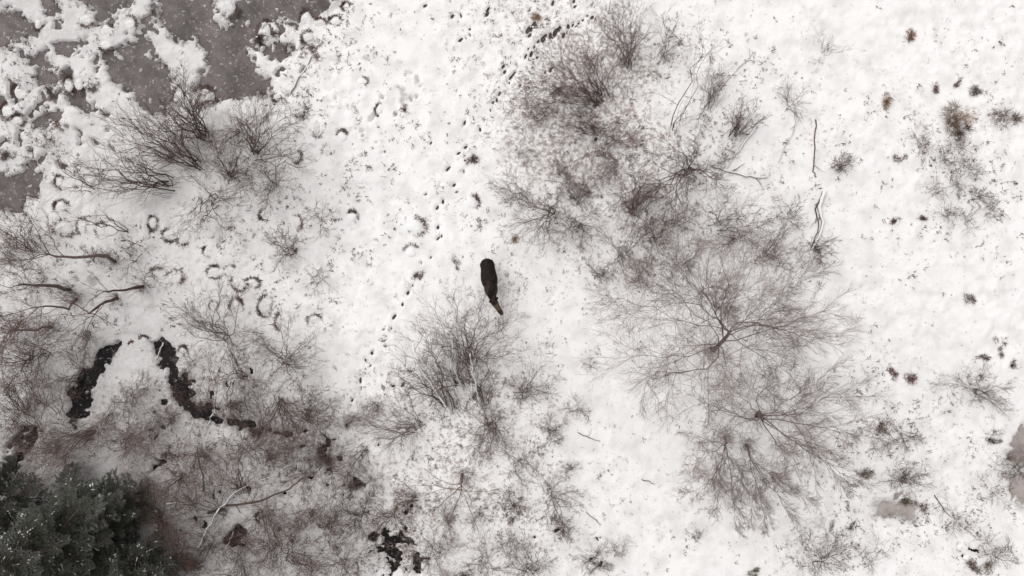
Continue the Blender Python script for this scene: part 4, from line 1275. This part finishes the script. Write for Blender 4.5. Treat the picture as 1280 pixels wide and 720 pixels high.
log('fallen_branch', 'short grey curved branch lying by the dark bank, lower left', [(268, 610), (280, 606), (292, 602)], 0.05)
log('fallen_branch', 'short dark stick alone on the snow at the bottom right of centre', [(802, 598), (810, 601), (818, 605)], 0.03, M_bark, False, stubs=0)
log('fallen_branch', 'dark twig on snow near the bottom, right of the drooping shrub', [(722, 540), (736, 547), (750, 551)], 0.028, M_bark, False, stubs=1)
log('fallen_branch', 'thin slanting twig at the bottom centre on clean snow', [(733, 640), (742, 648), (751, 656)], 0.025, M_bark, False, stubs=1)
log('fallen_branch', 'dark stick among black mud low left', [(283, 684), (290, 672), (296, 660)], 0.035, M_wood, True, (0, 0.5), 0)
log('fallen_branch', 'dark branch by the ice puddle pointing down right', [(1166, 618), (1174, 630), (1186, 645)], 0.035, M_bark, False, stubs=2)

# ------------------------------------------------------------------ conifers, lower left corner
def bough_proto(seed, frost):
    rg = np.random.default_rng(seed)
    axis_ = np.array([[t, 0.03 * math.sin(3 * t), 0.10 * t - 0.28 * t * t] for t in np.linspace(0, 1, 7)])
    wood = [tube(axis_, np.linspace(0.018, 0.005, 7), 5)]
    polys = axis_[None]
    n1 = 22
    t = np.repeat(np.linspace(0.12, 0.99, n1 // 2), 2)
    sgn = np.tile([1, -1], n1 // 2)
    f = t * 6; i = np.clip(f.astype(int), 0, 5); fr = (f - i)[:, None]
    P = axis_[i] * (1 - fr) + axis_[i + 1] * fr
    L = (0.42 * (1 - t) ** 0.8 + 0.10) * rg.uniform(0.75, 1.2, n1) * np.where(t < .3, .4 + 2 * t, 1)
    az = np.radians(rg.uniform(38, 60, n1)) * sgn
    D = np.stack([np.cos(az), np.sin(az), rg.uniform(-.1, .12, n1)], 1)
    b1 = P[:, None, :] + D[:, None, :] * (L[:, None] * np.linspace(0, 1, 4)[None])[..., None]
    b1[:, :, 2] -= 0.10 * (np.linspace(0, 1, 4)[None] * L[:, None])
    wood.append(segs_of(b1, np.full(n1, 0.005), 3, rmin=0.001))
    b2, r2 = sprout(b1, np.full(n1, 0.004), rg, 6, (25, 60), (.3, .6), 3, .7, up=0.0, t0=0.1, crook=.1)
    b2[:, :, 2] = b2[:, :1, 2] + (b2[:, :, 2] - b2[:, :1, 2]) * 0.5
    nv, nf = [], []
    allp = [(b1, 46), (b2, 30), (axis_[None], 80)]
    parts = []
    for pl, per in allp:
        N, K, _ = pl.shape
        par = np.repeat(np.arange(N), per)
        tt = rg.uniform(0.0, 1.0, N * per) * (K - 1)
        ii_ = np.clip(tt.astype(int), 0, K - 2); fr = (tt - ii_)[:, None]
        A = pl[par, ii_] * (1 - fr) + pl[par, ii_ + 1] * fr
        T = norm(pl[par, ii_ + 1] - pl[par, ii_])
        rnd = rg.normal(0, 1, A.shape)
        Dn = norm(T * 0.9 + norm(rnd) * 0.8)
        Ln = rg.uniform(0.022, 0.055, len(A))[:, None]
        sd = norm(np.cross(Dn, rg.normal(0, 1, A.shape))) * 0.0042
        B = A + Dn * Ln
        V = np.stack([A - sd, A + sd, B + sd * .3, B - sd * .3], 1).reshape(-1, 3)
        F = np.arange(len(A) * 4).reshape(-1, 4)
        parts.append((V, F))
    v, f = cat_vf(parts)
    need = mesh_np('needles', v, f, M_frost if frost else M_needle)
    v, f = cat_vf(wood)
    wd = mesh_np('bough', v, f, M_bark)
    # snow lying along the bough
    sp = []
    for q in range(int(rg.integers(6, 13))):
        src = axis_ if q % 3 == 0 else b1[int(rg.integers(0, n1))]
        j = int(rg.integers(1, len(src) - 1))
        c0 = src[j] + rg.normal(0, .012, 3) * np.array([1, 1, .2])
        dr = norm((src[j] - src[j - 1])[None])[0] * min(.09, .022 * math.exp(rg.normal(0, .6)))
        c = np.stack([c0 - dr, c0 - dr * .3, c0 + dr * .4, c0 + dr]) + rg.normal(0, .003, (4, 3))
        c[:, 2] += 0.012
        sp.append(tube(c, np.array([.006, .012, .011, .005]) * min(2.0, .8 * math.exp(rg.normal(0, .5))), 5))
    v, f = cat_vf(sp)
    sn = mesh_np('snow', v, f, M_cap, smooth=True)
    return wd, need, sn


PROTO = [bough_proto(3000 + k, k == 5) for k in range(6)]


def conifer(label, base, h, rmax, seed, nb, frost=0.1, snowy=0.35, lean=(0, 0)):
    rg = np.random.default_rng(seed)
    bx, by = xy(*base)
    z0 = gz(bx, by)
    e = tag(empty('conifer_tree', (bx, by, max(z0, -0.05))), label, 'tree', 'conifers in the lower left corner')
    pts = np.array([[lean[0] * t, lean[1] * t, h * t - 0.1] for t in np.linspace(0, 1, 9)])
    v, f = tube(pts, h * 0.014 * np.linspace(1.2, 0.1, 9), 8)
    link('trunk', mesh_np('trunk', v, f, M_bark, smooth=True), e)
    ga = rg.uniform(0, 6.28)
    for k in range(nb):
        t = 0.10 + 0.88 * (k + 0.5) / nb
        ga += 2.39996 + rg.normal(0, 0.25)
        L = rmax * (1.02 - t) ** 0.75 * rg.uniform(0.8, 1.15) + 0.25
        pr = PROTO[5] if rg.uniform() < frost else PROTO[int(rg.integers(0, 5))]
        o = link('bough', pr[0], e)
        o.location = (lean[0] * t, lean[1] * t, h * t - 0.1)
        o.rotation_euler = (rg.normal(0, 0.15), rg.uniform(-0.35, 0.12) * (0.4 + t), ga)
        o.scale = (L, L * rg.uniform(.85, 1.15), L)
        nd = tag(link('needles', pr[1], o), kind='stuff')
        if rg.uniform() < snowy:
            tag(link('snow', pr[2], o), kind='stuff')
    return e


conifer('tall dark conifer filling the lower left corner', (124, 644), 10.0, 2.8, 1, 80, 0.35, 0.6)
conifer('shorter snowy conifer at the bottom edge right of the tall one', (196, 704), 6.5, 1.9, 2, 60, 0.35, 1.0)
conifer('conifer at the left edge above the tall one', (34, 616), 7.5, 2.0, 3, 54, 0.25, 0.3)
conifer('frosted conifer at the bottom edge left of the snowy one', (108, 716), 8.5, 2.2, 4, 64, 0.55, 0.7)
conifer('small young conifer at the upper right of the corner group', (166, 628), 4.0, 1.5, 5, 44, 0.15, 0.3)

# ------------------------------------------------------------------ the moose
def ring_loft(secs, n=16):
    """secs: (centre xyz, forward xyz, half width, half height)"""
    V, F = [], []
    for c, fw, w, hh in secs:
        fw = Vector(fw).normalized()
        side = fw.cross(Vector((0, 0, 1))).normalized()
        upv = side.cross(fw).normalized()
        for k in range(n):
            a = 2 * math.pi * k / n
            V.append(Vector(c) + side * (math.cos(a) * w) + upv * (math.sin(a) * hh))
    for i in range(len(secs) - 1):
        for k in range(n):
            F.append((i * n + k, i * n + (k + 1) % n, (i + 1) * n + (k + 1) % n, (i + 1) * n + k))
    F.append(tuple(range(n))[::-1])
    F.append(tuple((len(secs) - 1) * n + k for k in range(n)))
    return V, F


def build_moose():
    bm = bmesh.new()

    def add(V, F):
        vs = [bm.verts.new(v) for v in V]
        for f in F:
            try:
                bm.faces.new([vs[i] for i in f])
            except ValueError:
                pass
    # spine as seen from above: (px, py, z centre, half width m, half height m)
    spine = [(608.8, 324.2, 1.20, .17, .20), (608.8, 326.0, 1.22, .31, .36), (609.3, 331, 1.25, .385, .42), (610.0, 337, 1.24, .385, .44), (610.6, 343, 1.22, .43, .46),
             (611.6, 349, 1.22, .45, .49), (612.4, 354, 1.25, .42, .52), (613.2, 358, 1.30, .35, .54), (613.8, 361.5, 1.35, .365, .55), (614.4, 365, 1.40, .335, .48), (614.9, 368, 1.43, .275, .38),
             (615.5, 371, 1.45, .215, .28), (616.8, 375.5, 1.46, .16, .20)]
    pts = [at(a, b, c) for a, b, c, _, _ in spine]
    secs = []
    for i, (p, s) in enumerate(zip(pts, spine)):
        fw = pts[min(i + 1, len(pts) - 1)] - pts[max(i - 1, 0)]
        secs.append((p, fw, s[3], s[4]))
    add(*ring_loft(secs, 20))
    head = [(616.0, 373.5, 1.50, .13, .15), (617.2, 376.3, 1.48, .185, .18), (618.6, 378.8, 1.42, .195, .19), (620.6, 382, 1.33, .170, .165), (622.6, 385.2, 1.22, .145, .14),
            (624.4, 388, 1.11, .130, .13), (626.0, 390.4, 1.01, .130, .14), (627.2, 392.2, .95, .115, .12), (628.0, 393.4, .925, .07, .08)]
    hp = [at(a, b, c) for a, b, c, _, _ in head]
    secs = []
    for i, (p, s) in enumerate(zip(hp, head)):
        fw = hp[min(i + 1, len(hp) - 1)] - hp[max(i - 1, 0)]
        secs.append((p, fw, s[3], s[4]))
    add(*ring_loft(secs, 16))

    def tubeadd(P, R, n=10):
        v, f = tube(np.array(P), np.array(R), n)
        add([Vector(q) for q in v], [tuple(int(i) for i in q) for q in f])
    # legs: hip/shoulder, joints, hoof
    def leg(px, py, dx, front, step):
        x, y, _ = at(px, py, 1.0)
        g = gz(x, y + step)
        if front:
            P = [(x, y, 1.25), (x + dx * .02, y + .02, 0.98), (x + dx * .02, y + step * .5, 0.55), (x + dx * .02, y + step * .8 - .02, 0.28), (x + dx * .02, y + step - .02, g + .06), (x + dx * .02, y + step - .07, g - .05)]
            R = [.17, .115, .062, .045, .05, .062]
        else:
            P = [(x, y, 1.25), (x + dx * .02, y - .10, 0.92), (x + dx * .02, y + .10 + step * .4, 0.58), (x + dx * .02, y + .05 + step * .8, 0.28), (x + dx * .02, y + step, g + .06), (x + dx * .02, y + step - .06, g - .05)]
            R = [.22, .15, .065, .046, .05, .062]
        tubeadd(P, R)
    leg(604.5, 331.5, -1, False, .10)
    leg(613.6, 331.0, 1, False, -.16)
    leg(609.0, 359.5, -1, True, -.18)
    leg(617.2, 359.0, 1, True, .12)
    # ears
    for (bx_, by_, tx, ty) in ((615.4, 376.6, 610.8, 377.4), (619.2, 375.0, 622.2, 371.0)):
        b = at(bx_, by_, 1.56); t_ = at(tx, ty, 1.62)
        P = [b + (t_ - b) * q for q in (0, .35, .7, 1.0)]
        tubeadd(P, [.06, .10, .085, .02], 8)
    # dewlap and tail
    p = at(617.5, 377.5, 1.25)
    tubeadd([p, p + np.array([0, 0, -.16]), p + np.array([0.01, -.02, -.34])], [.06, .05, .02], 8)
    p = at(608.6, 325.0, 1.32)
    tubeadd([p, p + np.array([0, .05, -.05]), p + np.array([0, .06, -.16])], [.05, .045, .02], 8)
    bmesh.ops.recalc_face_normals(bm, faces=bm.faces)
    me = bpy.data.meshes.new('moose_raw')
    bm.to_mesh(me); bm.free()
    tmp = bpy.data.objects.new('moose_raw', me)
    C.objects.link(tmp)
    rm = tmp.modifiers.new('r', 'REMESH'); rm.mode = 'VOXEL'; rm.voxel_size = 0.028
    sm = tmp.modifiers.new('s', 'SMOOTH'); sm.iterations = 4; sm.factor = 0.5
    dg = bpy.context.evaluated_depsgraph_get()
    fin = bpy.data.meshes.new_from_object(tmp.evaluated_get(dg))
    bpy.data.objects.remove(tmp)
    fin.name = 'moose'
    n = len(fin.vertices)
    co = np.empty(n * 3, np.float32); fin.vertices.foreach_get('co', co); co = co.reshape(-1, 3)
    h0, h1 = hp[0], hp[-1]
    ax = h1 - h0
    t = ((co - h0) @ ax) / (ax @ ax)
    dist = np.linalg.norm(co - (h0 + t[:, None] * ax), axis=1)
    tan = sstep(.16, .30, t) * sstep(.74, .52, t) * (dist < .3) * (co[:, 2] > 0.85) * sstep(-.3, .6, fbm(co[:, 0] * 9, co[:, 1] * 9, 5, 3))
    a_ = fin.attributes.new('tan', 'FLOAT', 'POINT'); a_.data.foreach_set('value', tan.astype(np.float32))
    m, nt, pb = new_mat('moose_coat')
    tc = node(nt, 'ShaderNodeTexCoord')
    nz = node(nt, 'ShaderNodeTexNoise'); nz.inputs['Scale'].default_value = 9; nz.inputs['Detail'].default_value = 6
    nt.links.new(tc.outputs['Object'], nz.inputs['Vector'])
    r = ramp(nt, nz.outputs['Fac'], [(0.3, (0.007, 0.0050, 0.0045)), (0.7, (0.024, 0.0165, 0.0140))])
    r2 = ramp(nt, nz.outputs['Fac'], [(0.3, (0.085, 0.062, 0.034)), (0.7, (0.20, 0.150, 0.086))])
    at_ = node(nt, 'ShaderNodeAttribute', attribute_name='tan')
    mx = node(nt, 'ShaderNodeMix', data_type='RGBA')
    nt.links.new(at_.outputs['Fac'], mx.inputs['Factor'])
    nt.links.new(r.outputs[0], mx.inputs['A']); nt.links.new(r2.outputs[0], mx.inputs['B'])
    nt.links.new(mx.outputs['Result'], pb.inputs['Base Color'])
    pb.inputs['Roughness'].default_value = 0.75
    pb.inputs['Specular IOR Level'].default_value = 0.15
    fin.materials.clear(); fin.materials.append(m)
    fin.polygons.foreach_set('use_smooth', np.ones(len(fin.polygons), bool))
    o = link('moose', fin)
    tag(o, 'dark brown moose without antlers standing on snow, head lowered toward a shrub', 'moose')
    # eyes on the sides of the head
    em, ent, ep = new_mat('moose_eye'); ep.inputs['Base Color'].default_value = (.01, .008, .007, 1); ep.inputs['Roughness'].default_value = .15
    fwd = Vector(hp[4] - hp[2]).normalized(); sd = fwd.cross(Vector((0, 0, 1))).normalized()
    for s in (-1, 1):
        b2 = bmesh.new(); bmesh.ops.create_icosphere(b2, subdivisions=2, radius=.024)
        eme = bpy.data.meshes.new('eye'); b2.to_mesh(eme); b2.free(); eme.materials.append(em)
        eo = link('eye', eme, o)
        eo.location = Vector(hp[2] * .55 + hp[3] * .45) + sd * s * .125 + Vector((0, 0, .07))
    return o


build_moose()
print('plant triangles', TOTAL[0], 'objects', len(bpy.data.objects))
